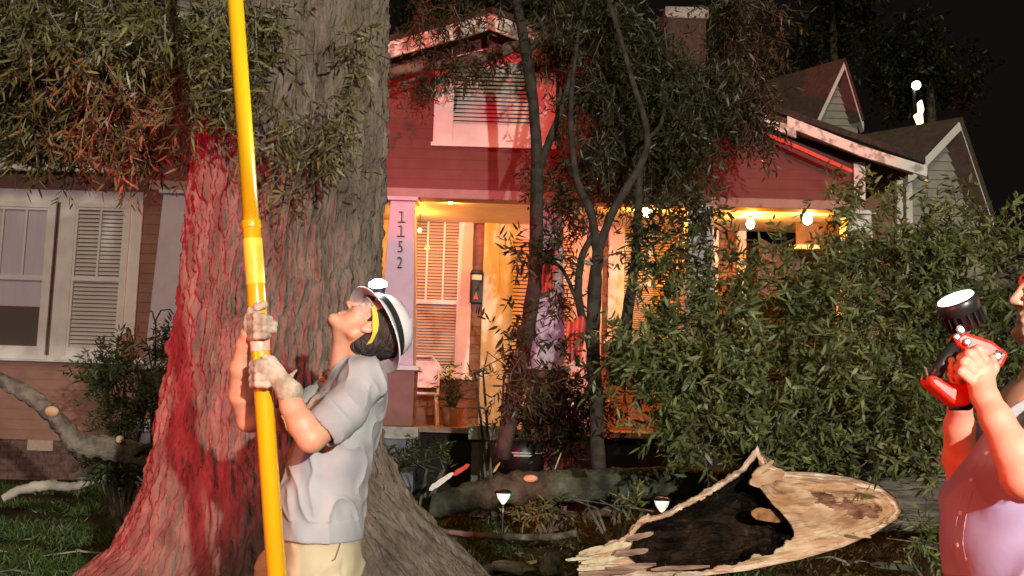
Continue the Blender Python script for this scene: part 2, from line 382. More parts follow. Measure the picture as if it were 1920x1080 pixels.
def litter():
    n = 2600; x = rng.uniform(-1.6, 5.5, n); y = rng.uniform(7.0, 11.5, n)
    S = np.stack([x, y, np.array([gz(b)+.03 for b in y])], 1); D = rng.normal(0, 1, S.shape)*[1, 1, .15]; D /= np.linalg.norm(D, axis=1)[:, None]
    o = leaves("leaf_litter", S, D, np.full(n, .06), 3, .08, .018, leafmat("litter_leaf", (.05, .04, .02), (.10, .085, .04), (.20, .18, .09)), droop=.05)
    tag(o, "loose fallen leaves scattered over the dark soil", "leaf litter", kind='stuff')
litter()

# ================================================================== HOUSE
HF, HB, HL = 12.8, 14.8, 13.4        # porch front, porch back wall, left wing wall
BZ = 4.07; FZ = 1.31                  # beam underside, porch floor
AX, AZ, SL = -.35, 6.25, .325        # gable apex and slope
house = thing("gabled_house", (0, HF, .5), "low gabled bungalow lit red, with tapered porch columns, hung with fallen branches", "house")
def lap(mb, x0, x1, y, z0, z1, roof=False, step=.125, t=.014, right=None):
    z = z0
    while z < z1-.01:
        zt = min(z+step, z1); a, b = x0, x1; a2, b2 = x0, x1
        if roof:
            lim = lambda zz: (AZ-.10-zz)/SL
            a, b = max(x0, AX-lim(z)), min(x1, AX+lim(z)); a2, b2 = max(x0, AX-lim(zt)), min(x1, AX+lim(zt))
            if b-a < .05: break
            if b2 < a2: a2 = b2 = AX
        mb.add([(a, y-t, z), (b, y-t, z), (b2, y-.004, zt), (a2, y-.004, zt), (a, y, z), (b, y, z)],
               [(0, 1, 2, 3), (0, 4, 5, 1)])
        z = zt
def X(px, py, Y): return P(px, py, Y).x
def Z(px, py, Y): return P(px, py, Y).z
# gable wall over the porch
g = MB(); g.prism([(-4.45, BZ+.12), (4.2, BZ+.12), (4.2, AZ-SL*(4.2-AX)-.1), (AX, AZ-.1), (-4.45, AZ-SL*(AX+4.45)-.1)], HF, HF+.15)
lap(g, -4.45, 4.2, HF, BZ+.12, AZ-.1, roof=True, t=.009); gw = g.build("gable_wall", sidingm, house)
b = MB(); b.box(-4.45, 4.25, HF-.05, HF+.2, BZ, BZ+.118); b.build("porch_beam", mat("beam_paint", (.30, .20, .17), .7, col2=(.36, .25, .2), nscale=6), house, bevel=.01)
b = MB(); b.box(-4.4, 4.2, HF+.2, HB-.06, BZ+.06, BZ+.11); b.build("porch_ceiling", trim, house)
# corner board
b = MB(); b.box(4.12, 4.26, HF-.075, HF-.024, BZ+.12, AZ-SL*4.5-.12); b.build("corner_board", trimd, house)
# louvred vent
vx0, vx1 = X(812, 265, HF), X(1040, 270, HF); vz0, vz1 = Z(812, 268, HF), Z(812, 118, HF)
wx0, wx1, wz0, wz1 = X(850, 237, HF), X(1000, 237, HF), Z(900, 236, HF), Z(900, 138, HF)
vent = MB()
vent.box(vx0, wx0, HF-.06, HF-.025, vz0, vz1-.1); vent.box(wx1, vx1, HF-.06, HF-.025, vz0, vz1-.1)
vent.box(wx0, wx1, HF-.06, HF-.025, vz0, wz0); vent.prism([(wx0, wz1), (wx1, wz1), (wx1, vz1+.10), (AX-.02, vz1+.2), (wx0, vz1+.08)], HF-.06, HF-.025)
vo = vent.build("vent", trim, house, bevel=.006)
s = MB(); s.box(wx0, wx1, HF-.022, HF-.018, wz0, wz1); s.build("vent_backing", darkm, vo)
s = MB(); nsl = 13
for i in range(nsl):
    z = wz0+(i+.5)*(wz1-wz0)/nsl
    s.add([(wx0, HF-.062, z-.022), (wx1, HF-.062, z-.022), (wx1, HF-.028, z+.016), (wx0, HF-.028, z+.016), (wx0, HF-.058, z-.028), (wx1, HF-.058, z-.028)], [(0, 1, 2, 3), (0, 4, 5, 1)])
s.build("louvre", trim, vo)
b = MB(); b.box(vx0-.02, vx1+.02, HF-.075, HF-.03, vz0-.05, vz0-.003); b.build("vent_sill", trim, vo)
# roof and rakes: the left slope whole, the right slope battered by the tree
r = MB(); LX, RX = -5.0, 4.85
for sx, ex in ((-1, LX), (1, RX)):
    ez = AZ-SL*abs(ex-AX)
    r.add([(AX, HF-.45, AZ+.02), (ex, HF-.45, ez+.02), (ex, HB+5, ez+.02), (AX, HB+5, AZ+.02), (AX, HF-.45, AZ+.10), (ex, HF-.45, ez+.10), (ex, HB+5, ez+.10), (AX, HB+5, AZ+.10)],
          [(0, 3, 2, 1), (4, 5, 6, 7), (0, 1, 5, 4), (1, 2, 6, 5), (2, 3, 7, 6)])
roof = r.build("roof", roofm, house)
def rake(pts, w, y, m, nm="rake_board", t=.04):
    mb = MB()
    for (xa, za), (xb, zb) in zip(pts[:-1], pts[1:]):
        mb.add([(xa, y, za-w), (xb, y, zb-w), (xb, y, zb), (xa, y, za), (xa, y+t, za-w), (xb, y+t, zb-w), (xb, y+t, zb), (xa, y+t, za)],
               [(0,1,2,3),(7,6,5,4),(0,4,5,1),(1,5,6,2),(2,6,7,3),(3,7,4,0)])
    return mb.build(nm, m, house, bevel=.004)
rake([(AX, AZ), (AX-1.5, AZ-.49), (LX, AZ-SL*(AX-LX))], .20, HF-.50, trimd)
def rl(x, dz=0): return (x, AZ-SL*(x-AX)+dz)
rake([rl(AX, 0), rl(.25, -.02)], .2, HF-.50, trimd)
rake([rl(2.05, -.1), rl(2.7, -.08), rl(3.3, -.12)], .12, HF-.52, trimd)
rake([rl(3.2, .0), rl(4.1, -.05), rl(4.85, -.02)], .13, HF-.50, trimd)
rake([rl(2.2, -.24), rl(3.2, -.26), rl(4.0, -.34)], .05, HF-.40, redc, "splintered_board")
rake([rl(1.95, .02), rl(2.9, -.02)], .05, HF-.47, trimd, "splintered_board")
s = MB(); s.prism([(LX, BZ+.5), (LX+.55, BZ+.5), (LX+.55, AZ-SL*(AX-LX)+.05), (LX, AZ-SL*(AX-LX)-.12)], HF-.3, HF-.05); s.build("eave_return", trimd, house)
# soffit
s = MB()
for ex in (LX, RX):
    ez = AZ-SL*abs(ex-AX)
    s.add([(AX, HF-.45, AZ-.02), (ex, HF-.45, ez-.02), (ex, HF, ez-.02), (AX, HF, AZ-.02)], [(0, 1, 2, 3)])
s.build("soffit", trim, house)
# porch: floor, skirt, columns
b = MB(); b.box(-4.5, 4.3, HF-.12, HB, FZ-.06, FZ); b.build("porch_floor", mat("porch_boards", (.25, .17, .11), .6, col2=(.34, .24, .16), nscale=9), house)
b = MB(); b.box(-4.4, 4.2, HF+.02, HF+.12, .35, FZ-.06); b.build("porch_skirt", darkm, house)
def column(px, num=False, lo=FZ, m=trim):
    x = X(px, 480, HF)
    zt = Z(px, 695, HF); mb = MB(); y = HF+.06
    def fr(z0, z1, w0, w1):
        mb.add([(x-w0, y-w0, z0), (x+w0, y-w0, z0), (x+w0, y+w0, z0), (x-w0, y+w0, z0), (x-w1, y-w1, z1), (x+w1, y-w1, z1), (x+w1, y+w1, z1), (x-w1, y+w1, z1)],
               [(0,3,2,1),(4,5,6,7),(0,1,5,4),(1,2,6,5),(2,3,7,6),(3,0,4,7)])
    fr(zt+.06, BZ-.055, .215, .145); o = mb.build("porch_column", m, house, bevel=.008)
    mb = MB(); fr(BZ-.052, BZ-.004, .19, .19); mb.build("column_cap", m, o, bevel=.006)
    mb = MB(); fr(zt, zt+.057, .29, .27); mb.build("column_base", trim, o, bevel=.006)
    mb = MB(); fr(FZ+.01, zt-.003, .235, .235); mb.build("pedestal", siding2, o)
    mb = MB(); fr(.4, FZ-.15, .27, .27); mb.build("pier", bluelit, o)
    mb = MB(); fr(FZ-.145, FZ-.005, .31, .31); mb.build("pier_cap", conc, o, bevel=.01)
    return o, x, y
coltint = mat('column_pink_tint', (.52, .45, .50), .6, col2=(.60, .53, .57), nscale=5, bump=.006, bscale=50)  # lilac tint stands in for the pink light on the columns
for px in (325, 540, 752, 1030, 1310, 1608):
    o, x, y = column(px, m=(trimd if px == 1608 else coltint))
    if px == 752:
        o['label'] = "tapered column with the house number 1152 down its face"
        ink = mat("number_paint", (.02, .012, .02), .5)
        for ch, py in zip("1152", (405, 432, 462, 492)):
            cu = bpy.data.curves.new("digit", 'FONT'); cu.body = ch; cu.size = .205; cu.align_x = 'CENTER'; cu.extrude = .004; cu.offset = -.002
            t = bpy.data.objects.new("digit", cu); zc = Z(px, py, HF-.15)-.07
            SC.collection.objects.link(t); dg = bpy.context.evaluated_depsgraph_get(); me = bpy.data.meshes.new_from_object(t.evaluated_get(dg)); bpy.data.objects.remove(t)
            f = (zc-FZ-.7)/(BZ-FZ-.76)
            yy = y-.215+(.07*f)-.022
            me.transform(Matrix.Translation((x, yy, zc)) @ Matrix.Rotation(PI/2, 4, 'X') @ Matrix.Diagonal((.72, 1, 1, 1)))
            dgt = link("house_number", me, ink, o)
            if ch == '1':
                sb = MB(); sb.box(x-.045, x+.045, yy-.002, yy+.003, zc-.005, zc+.009); sb.box(x-.038, x-.005, yy-.002, yy+.003, zc+.118, zc+.132)
                bm = bmesh.new(); bm.from_mesh(me); tmp = mesh("t", sb.V, sb.F); bm.from_mesh(tmp); bm.to_mesh(me); bm.free()
# porch back wall with siding
wallb = MB(); wallb.box(-4.5, X(1385, 450, HB), HB, HB+.15, .6, 4.3); lap(wallb, -4.5, X(1385, 450, HB), HB, FZ, 4.2)
wallb.build("porch_wall", siding2, house)
b = MB(); b.box(X(1383, 450, HB-.1), X(1400, 450, HB-.1), HB-.08, HB+.02, FZ, 4.2); b.build("corner_post", trim, house)
b = MB(); b.box(4.05, 4.2, HF+.2, HB+.1, FZ, 2.0); b.build("porch_rail_wall", siding2, house)
q = MB(); q.box(X(1494, 420, 13.9), X(1600, 420, 13.9), 13.9, 13.95, Z(1540, 460, 13.9), BZ+.05); q.build("hanging_panel", mat("tan_panel", (.13, .07, .04), .7, col2=(.17, .10, .06), nscale=6), house)
q = MB(); q.box(X(1494, 420, 13.9)-.02, X(1536, 420, 13.9), 13.86, 13.96, Z(1540, 460, 13.9)-.06, Z(1540, 460, 13.9)-.003); q.build("panel_sill", trim, house)
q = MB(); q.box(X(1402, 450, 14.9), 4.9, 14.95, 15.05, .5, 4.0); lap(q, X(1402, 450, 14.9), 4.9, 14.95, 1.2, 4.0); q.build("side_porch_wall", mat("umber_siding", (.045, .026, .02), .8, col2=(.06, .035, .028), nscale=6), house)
q = MB(); q.prism([(X(1425, 450, 14.6), Z(1425, 445, 14.6)), (X(1500, 490, 14.6), Z(1500, 488, 14.6)), (X(1500, 560, 14.6), Z(1500, 560, 14.6)), (X(1418, 560, 14.6), Z(1418, 560, 14.6))], 14.6, 14.64); q.build("lilac_shutter", mat("dim_lilac", (.10, .09, .15), .8), house)
def blind(x0, x1, z0, z1, y, m, parent, n, tilt=.5, name="blind"):
    mb = MB(); st = (z1-z0)/n
    for i in range(n):
        z = z0+(i+.5)*st; h = st*.42
        mb.add([(x0, y-.016, z-h), (x1, y-.016, z-h), (x1, y+.004, z+h*.8), (x0, y+.004, z+h*.8)], [(0, 1, 2, 3)])
    return mb.build(name, m, parent)
def window(x0, x1, z0, z1, y, tr=.16, mid=.5, muntin=1, bl=(26, 26), low=None, blm=None, top=None, lab=None):
    fr = MB(); fr.box(x0, x0+tr, y-.06, y, z0, z1); fr.box(x1-tr, x1, y-.06, y, z0, z1); fr.box(x0+tr, x1-tr, y-.06, y, z1-tr, z1); fr.box(x0+tr, x1-tr, y-.06, y, z0, z0+.07)
    o = fr.build("window", trim, house, bevel=.006)
    if lab: o['label'] = lab
    s = MB(); s.box(x0-.05, x1+.05, y-.12, y-.062, z0-.06, z0+.0); s.build("sill", trim, o, bevel=.006)
    a, b_ = x0+tr, x1-tr; c, d = z0+.07, z1-tr; zm = c+(d-c)*mid
    s = MB(); s.box(a, a+.03, y-.045, y-.012, c, d); s.box(b_-.03, b_, y-.045, y-.012, c, d); s.box(a+.03, b_-.03, y-.05, y-.012, zm-.03, zm+.03)
    s.box(a+.03, b_-.03, y-.045, y-.012, d-.03, d); s.box(a+.03, b_-.03, y-.045, y-.012, c, c+.04)
    for i in range(muntin):
        xm = a+(b_-a)*(i+1)/(muntin+1); s.box(xm-.012, xm+.012, y-.044, y-.02, zm+.03, d-.03)
    s.build("sash", trim, o)
    s = MB(); s.box(a+.03, b_-.03, y-.022, y-.019, c+.04, d-.03); s.build("pane", glassm, o)
    s = MB(); s.box(a, b_, y-.002, y+.002, c, d); s.build("room_dark", mat("room_dim", (.10, .07, .055), .9) if "room_dim" not in MATS else MATS["room_dim"], o)
    m = blm or blindm
    if bl[1]: blind(a+.03, b_-.03, zm, d-.03, y-.009, m, o, bl[1])
    if bl[0]: blind(a+.03, b_-.03, c+.04, zm, y-.009, m, o, bl[0])
    if top: s = MB(); s.box(a+.02, b_-.02, y-.012, y-.006, top, d-.03); s.build("curtain", curtain, o)
    return o, (a, b_, c, d, zm)
warmbl = mat("porch_blind", (.62, .50, .36), .6)
window(X(716, 500, HB), X(886, 500, HB), Z(800, 700, HB)-.02, Z(800, 385, HB), HB-.03, tr=.17, mid=.44, muntin=3, bl=(22, 26), blm=warmbl, lab="porch window with closed warm blinds beside the numbered column")
window(X(1140, 500, HB), X(1345, 500, HB), Z(1240, 640, HB), Z(1240, 395, HB), HB-.03, tr=.19, mid=.45, muntin=2, bl=(22, 20), blm=warmbl, lab="porch window mostly screened by leaves")
# door and its surround
dx0, dx1, dz1 = X(908, 450, HB), X(1130, 450, HB), Z(1000, 392, HB)
dm = mat("door_paint", (.74, .68, .60), .5, col2=(.8, .74, .66), nscale=4)
d = MB(); d.box(dx0, dx0+.22, HB-.10, HB-.028, FZ, dz1); d.box(dx1-.2, dx1, HB-.10, HB-.028, FZ, dz1); d.box(dx0+.22, dx1-.2, HB-.10, HB-.028, dz1-.2, dz1)
dr = d.build("door_frame", dm, house, bevel=.01)
d = MB(); d.box(dx0+.22, dx1-.2, HB-.075, HB-.03, FZ, dz1-.2); door = d.build("door", trim, dr)
d = MB(); d.box(dx0+.42, dx1-.42, HB-.085, HB-.078, FZ+.8, dz1-.45); d.build("door_pane", MATS["room_dim"], door)
blind(dx0+.42, dx1-.42, FZ+.8, dz1-.45, HB-.098, warmbl, door, 34, name="door_blind")
d = MB(); d.ball((dx1-.32, HB-.12, FZ+.95), .035); d.box(dx1-.35, dx1-.29, HB-.1, HB-.076, FZ+.86, FZ+1.1); d.build("door_handle", blackm, door, True)
# mailbox
mx0, mx1, mz0, mz1 = X(882, 540, HB), X(906, 540, HB), Z(893, 570, HB), Z(893, 514, HB)
mb_ = MB(); mb_.box(mx0, mx1, HB-.17, HB-.03, mz0, mz1-.02); mb_.prism([(mx0-.01, mz1-.02), (mx1+.01, mz1-.02), (mx1-.02, mz1+.04), (mx0+.02, mz1+.04)], HB-.19, HB-.03)
mo = mb_.build("mailbox", blackm, None, bevel=.008); tag(mo, "small black wall mailbox with a pale flap between porch window and door", "mailbox")
q = MB(); q.box(mx0+.02, mx1-.02, HB-.176, HB-.172, mz1-.10, mz1-.03); q.build("mail_flap", trim, mo)
q = MB(); q.prism([(mx0+.05, mz0+.05), (mx1-.06, mz0+.05), ((mx0+mx1)/2, mz0+.15)], HB-.176, HB-.172); q.build("red_emblem", redp, mo)
# ---- left wing
lw = MB(); lx1 = X(300, 450, HL); lw.box(-11, lx1, HL, HL+.15, 1.9, 4.35); lap(lw, -11, lx1, HL, 1.0, 4.35); lw.build("side_wing_wall", siding2, house)
fz = MB(); fz.box(-11, lx1, HL+.03, HL+.15, .3, 1.0)
for j in range(9):
    for i in range(50):
        x = -10.9+i*.215+(j % 2)*.1; z = .32+j*.075
        if x < lx1-.2: fz.box(x, x+.2, HL+.018, HL+.04, z, z+.063)
fz.build("foundation", brick, house)
q = MB(); q.box(X(52, 830, HL), X(100, 830, HL), HL-.01, HL+.016, Z(75, 845, HL), Z(75, 817, HL)); q.build("foundation_vent", mat("vent_tin", (.33, .25, .2), .6, col2=(.4, .3, .24), nscale=20, bump=.04), house)
q = MB(); q.box(-11, X(285, 312, HL), HL-.45, HL-.4, Z(100, 322, HL-.4), Z(100, 303, HL-.4)); q.build("gutter", trimd, house, bevel=.01)
q = MB(); q.add([(-11, HL-.5, 4.42), (X(340, 300, HL), HL-.5, 4.42), (X(340, 300, HL), HL+3, 5.6), (-11, HL+3, 5.6)], [(0, 1, 2, 3)]); q.add([(-11, HL-.4, 4.36), (lx1, HL-.4, 4.36), (lx1, HL, 4.36), (-11, HL, 4.36)], [(0, 1, 2, 3)]); q.build("side_wing_roof", roofm, house)
# casings shared round the pair of windows
zt, zb = Z(130, 358, HL), Z(130, 668, HL)
q = MB(); q.box(-8.0, X(270, 380, HL), HL-.05, HL-.024, zt-.16, zt); q.box(-8.0, X(285, 675, HL), HL-.13, HL-.024, zb-.08, zb); q.box(X(108, 500, HL), X(122, 500, HL)+.06, HL-.06, HL-.024, zb, zt-.16)
q.box(X(240, 500, HL), X(263, 500, HL), HL-.06, HL-.024, zb, zt-.16); q.build("window_casing", trim, house, bevel=.006)
o1, w1 = window(X(122, 500, HL)+.06, X(242, 500, HL), zb, zt-.16, HL-.03, tr=.06, mid=.5, muntin=1, bl=(17, 17), lab="left-wing window with half open pale blinds")
o2, w2 = window(X(-95, 500, HL), X(102, 500, HL), zb, zt-.16, HL-.03, tr=.08, mid=.5, muntin=3, bl=(0, 0), top=Z(50, 572, HL)-.02, lab="left-wing window with lilac curtain and a leaning board inside")
q = MB(); q.bar((X(10, 640, HL), HL-.012, w2[2]+.05), (X(45, 570, HL), HL-.012, Z(40, 562, HL)), .16, .02, (0, 1, 0)); q.build("board", curtain, o2)
q = MB(); q.box(X(60, 640, HL), X(98, 640, HL), HL-.016, HL-.006, w2[2]+.05, w2[2]+.3); q.build("box_inside", mat("brown_card", (.25, .15, .1), .8), o2)
# ---- things on the porch
def chair(x, y, z):
    t = thing("porch_chair", (x, y, z), "pale metal porch chair with a rounded back under the porch window", "chair")
    b = MB(); b.tube([(x-.22, y+.18, z+.42), (x-.22, y+.2, z+.8), (x-.12, y+.21, z+.92), (x+.12, y+.21, z+.92), (x+.22, y+.2, z+.8), (x+.22, y+.18, z+.42)], .018, 8); b.box(x-.2, x+.2, y+.19, y+.205, z+.5, z+.86)
    b.build("backrest", dm, t); b = MB(); b.box(x-.24, x+.24, y-.22, y+.2, z+.40, z+.43); b.build("seat", dm, t, bevel=.01)
    for sx in (-1, 1):
        for sy in (-1, 1): b = MB(); b.tube([(x+sx*.21, y+sy*.18, z+.41), (x+sx*.24, y+sy*.2, z+.002)], .014, 6); b.build("leg", dm, t)
chair(X(790, 690, 14.2), 14.2, FZ)
def plant(x, y, z, h, label, n=26):
    t = thing("potted_plant", (x, y, z), label, "plant")
    b = MB(); b.lathe((x, y, z), (0, 0, 1), [(0, .10), (.22, .15), (.24, .16), (.24, .13)], 18); b.build("pot", mat("terracotta", (.35, .17, .09), .8), t)
    S = np.tile([x, y, z+.2], (n, 1)); D = twig_dirs(n, (0, 0, 2.2), .55); leaves("foliage", S, D, rng.uniform(.5, 1, n)*h, 14, .11, .018, leafD, t, droop=.4)
    twigs_mesh("stem", S, D, np.full(n, h*.6), bark_far, t, .003)
plant(X(850, 700, 13.5), 13.5, FZ, .75, "leafy plant in a terracotta pot on the porch beside the chair")
def cloth(px, py, w, h, label):
    YC_ = 9.25 if px == 1080 else 12.5; x, z = X(px, py, YC_), Z(px, py, YC_); V = []; F = []; nx, nz = 14, 18
    for s_ in (0, 1):
        for j in range(nz):
            for i in range(nx):
                u = i/(nx-1)-.5; v = j/(nz-1)
                V.append((x+u*w*(1-.25*v+.1*math.sin(v*5)), YC_+.04*math.sin(u*14+v*2)+s_*.006, z-v*h+.03*math.sin(u*7)))
    for s_ in (0, 1):
        for j in range(nz-1):
            for i in range(nx-1):
                a = s_*nx*nz+j*nx+i; F.append((a, a+1, a+nx+1, a+nx))
    o = link("hanging_red_sheet", mesh("hanging_red_sheet", V, F, True), redc); tag(o, label, "cloth", "red cloths caught among the fallen stems"); return o
cloth(1080, 598, .17, .34, "crumpled bright red cloth hanging in front of the forked tree")
cloth(1026, 470, .22, .5, "added red sheet for the red light on the column behind the limb")  # added sheet, its red imitates light falling on the porch column
# string lights
def bulb(px, py, Y, label, r=.042, power=16):
    c = P(px, py, Y); t = thing("light_bulb", c, label, "light bulb", "warm bulbs strung along the porch beam")
    b = MB(); b.lathe(c, (0, 0, 1), [(-r*1.1, r*.3), (-r*.8, r*.75), (0, r), (r*.7, r*.75), (r*1.3, r*.45)], 16); b.build("bulb", bulbm, t, True)
    b = MB(); b.lathe(c+Vector((0, 0, r*1.3)), (0, 0, 1), [(0, r*.5), (.05, r*.5)], 12); b.build("socket", blackp, t)
    b = MB(); b.tube([c+Vector((0, 0, r*1.3+.05)), Vector((c.x, c.y, BZ+.06))], .005, 5); b.build("cord", blackp, t)
    light("bulb_light", 'POINT', c+Vector((0, -.10, -.02)), (1.0, .32, .028), power*2.5, None, .04)
bulb(845, 378, 13.3, "small warm bulb above the porch window right of the numbered column", .030, 34)
bulb(787, 432, 14.1, "small added bulb in place of a reflection in the porch window", .022, 10)  # added bulb, imitates a bulb mirrored in the window
bulb(1213, 400, 13.4, "large warm bulb in front of the leafy porch window", .055, 46)
bulb(1407, 420, 13.6, "warm bulb just right of the porch corner post", .055, 30)
bulb(1514, 411, 13.3, "rightmost warm bulb hanging beneath the porch beam", .062, 30)
bulb(960, 385, 13.7, "bulb behind the leaning limb over the door frame", .028, 34)
b = MB(); b.tube([P(730, 385, 13.3), P(845, 372, 13.3), P(1010, 384, 13.35), P(1213, 388, 13.4), P(1407, 404, 13.5), P(1514, 396, 13.3), P(1600, 402, 13.3)], .005, 5)
tag(b.build("festoon_cable", blackp), "thin black cord carrying the warm bulbs along the porch", "cord")
# spider-like ornament at the left of the porch
# ---- neighbouring house on the right, chimney
nb = thing("neighbour_house", (8, 18, .5), "grey sided neighbouring house with two steep gables in the dark", "house")
greysid = mat("grey_siding", (.30, .29, .26), .8, col2=(.36, .35, .32), nscale=5)
def ngable(L, A, R_, Y, dy, wall_bot, ridge_left, nm):
    """L,A,R_: px of left eave, apex, right eave on the gable plane; roof runs back-left to ridge_left px"""
    l, a, r_ = P(*L, Y), P(*A, Y), P(*R_, Y)
    m = MB(); zb_ = P(*wall_bot, Y).z
    m.prism([(l.x+.1, zb_), (r_.x-.05, zb_), (r_.x-.05, r_.z), (a.x, a.z-.06), (l.x+.1, l.z)], Y, Y+.1)
    z = zb_
    while z < a.z-.15:
        f = lambda zz: (max(l.x+.1, a.x-(a.z-zz)*(a.x-l.x)/(a.z-l.z)) if zz > l.z else l.x+.1, min(r_.x-.05, a.x+(a.z-zz)*(r_.x-a.x)/(a.z-r_.z)) if zz > r_.z else r_.x-.05)
        p, q_ = f(z), f(z+.15); m.add([(p[0], Y-.03, z), (p[1], Y-.03, z), (q_[1], Y-.004, z+.15), (q_[0], Y-.004, z+.15), (p[0], Y, z), (p[1], Y, z)], [(0, 1, 2, 3), (0, 4, 5, 1)]); z += .15
    m.build("wall", greysid, nb)
    m = MB(); w = .17
    for p, q_ in ((l, a), (a, r_)):
        m.add([(p.x, Y-.25, p.z-w), (q_.x, Y-.25, q_.z-w), (q_.x, Y-.25, q_.z), (p.x, Y-.25, p.z), (p.x, Y-.03, p.z-w), (q_.x, Y-.03, q_.z-w), (q_.x, Y-.03, q_.z), (p.x, Y-.03, p.z)],
              [(0,1,2,3),(7,6,5,4),(0,4,5,1),(1,5,6,2),(2,6,7,3),(3,7,4,0)])
    m.build("rake_board", trim, nb)
    m = MB(); rl_ = P(*ridge_left, Y); dxr = rl_.x-a.x
    for e in (l, r_):
        m.add([(a.x, Y-.3, a.z+.03), (e.x, Y-.3, e.z+.03), (e.x+dxr, Y+dy, e.z+.03), (a.x+dxr, Y+dy, a.z+.03)], [(0, 1, 2, 3)])
    m.build("roof", mat("brown_shingle", (.075, .048, .038), .95, col2=(.11, .075, .06), nscale=10, bump=.06), nb)
ngable((1692, 335), (1790, 232), (1850, 412), 17.0, 2.0, (1760, 560), (1530, 236), "a")
ngable((1525, 232), (1577, 120), (1612, 236), 21.0, 2.0, (1570, 400), (1415, 118), "b")
m = MB(); w0 = P(1625, 330, 16.6); w1_ = P(1800, 400, 16.6)
m.box(w0.x, P(1846, 400, 17.1).x, 17.12, 17.3, .5, w0.z-.15); m.build("wall", siding2, nb)
for a_, b_ in (((1700, 330), (1700, 520)), ((1718, 335), (1718, 520))):
    m = MB(); p = P(*a_, 16.6); q_ = P(*b_, 16.6); m.box(p.x-.05, p.x+.05, 16.9, 17.0, q_.z, p.z); m.build("corner_board", trim, nb)
ch = thing("chimney", P(1285, 90, 17.5), "dark brick chimney with pale cap rising behind the leaves", "chimney")
x0, x1 = X(1246, 60, 17.5), X(1328, 60, 17.5); m = MB(); m.box(x0+.04, x1-.04, 17.5, 18.2, 4.8, Z(1285, 36, 17.5)); m.build("stack", mat("dim_brick", (.05, .042, .035), .9, col2=(.09, .075, .06), nscale=10, bump=.06), ch)
m = MB(); m.box(x0, x1, 17.45, 18.25, Z(1285, 35, 17.5), Z(1285, 14, 17.5)); m.build("cap", conc, ch, bevel=.02)

# ================================================================== BIG OAK in front
oak = thing("oak_tree", (-1.3, 5.6, .1), "huge old oak with deeply furrowed bark and spreading roots, leaves hanging at its top", "tree")
def trunk():
    YC = 5.6
    Lz = [(-.15, -3.2), (.2, -2.8), (.45, -2.4), (.61, -2.15), (.78, -1.96), (.96, -1.86), (1.4, -1.80), (1.95, -1.745), (2.5, -1.70), (3.7, -1.70), (6, -1.78), (8.5, -1.9)]
    Rz = [(-.15, .75), (.2, .45), (.45, .18), (.67, -.07), (.80, -.22), (.97, -.42), (1.2, -.60), (1.4, -.66), (1.95, -.70), (2.5, -.71), (3.7, -.72), (6, -.65), (8.5, -.55)]
    nz, nt = 860, 620; zs = np.linspace(-.15, 6.2, nz); L_ = np.interp(zs, *zip(*Lz)); R_ = np.interp(zs, *zip(*Rz))
    k = np.ones(9)/9
    for A_ in (L_, R_):
        p = np.pad(A_, 24, 'edge'); A_[:] = np.convolve(p, np.ones(49)/49, 'valid')
    V = np.zeros((nz, nt, 3)); nv = noise.noise; vor = noise.voronoi
    for i, z in enumerate(zs):
        c = (L_[i]+R_[i])/2; rx = (R_[i]-L_[i])/2; flare = max(0, rx-.53); ry = .50+flare*.75
        tw = .25*math.sin(z*.6)
        for j in range(nt):
            t = 2*PI*j/nt; ct, st = math.cos(t), math.sin(t)
            lob = flare*(.22*math.cos(5*t+.6)+.14*math.cos(9*t+2.1))*abs(st)**1.0
            big = .022*nv(Vector((ct*1.6, st*1.6, z*.9)))
            if j < 12 or j > nt-12 or nt*.42 < j: det = True
            else: det = False          # far side: coarse
            hgt = 0
            if det:
                wx = .05*nv(Vector((ct*5, st*5, z*4)))
                q = Vector(((t+wx)*8.2+tw, z*1.9+.12*nv(Vector((ct*7, st*7, z*9))), 0))
                if t > PI*1.9: q = q
                d, _ = vor(q*1.9); e = d[1]-d[0]; q4 = Vector(((t+wx)*22, z*5.5, 1.5)); fr_ = 1-abs(nv(q4))*2.4
                rdg = min(1, e*1.9)**.7; rdg = rdg*.75+.25*max(0, fr_)
                q2 = Vector((ct*14, st*14, z*12)); hgt = (rdg-.6)*.050+.014*nv(q2)+.009*nv(q2*2.7)+.006*nv(Vector((ct*60, st*60, z*38)))
                q3, _ = vor(Vector((t*24+wx*20, z*7, 4))); hgt += .007*min(1, (q3[1]-q3[0])*3)
            V[i, j] = (c+ct*(rx+lob*.0+big+hgt), YC+st*(ry+lob+big+hgt), z)
    i, j = np.meshgrid(np.arange(nz-1), np.arange(nt), indexing='ij'); a = (i*nt+j).ravel(); b_ = (i*nt+(j+1) % nt).ravel()
    link("trunk", npmesh("trunk", V.reshape(-1, 3), np.stack([a, b_, b_+nt, a+nt], 1), True), bark, oak)
trunk()
S = clump_pts([(60, 60, 5.4, 200, 120, .6, 420), (220, 40, 5.0, 170, 110, .4, 300), (60, 190, 5.6, 150, 90, .5, 260), (200, 190, 5.3, 120, 80, .4, 190), (340, 100, 4.85, 80, 90, .2, 110),
               (430, 60, 4.8, 70, 70, .12, 60), (470, 190, 4.8, 60, 50, .1, 26), (570, 210, 4.78, 70, 36, .08, 22), (640, 250, 4.85, 50, 60, .08, 26), (520, 30, 4.8, 60, 40, .1, 16), (380, 210, 4.85, 60, 50, .12, 30),
               (120, 270, 5.6, 160, 22, .3, 46), (560, 345, 4.9, 20, 12, .05, 3), (695, 90, 4.9, 24, 90, .08, 10), (250, -230, 5.0, 330, 120, .6, 300)])
n = len(S); D = twig_dirs(n, (.05, -.1, -.75), .7); Ln = rng.uniform(.12, .30, n)
leaves("foliage", S, D, Ln, 14, .076, .0125, leafA, oak, droop=.7)
twigs_mesh("twigs", S, D, Ln, bark_far, oak, .002)
bl = MB()
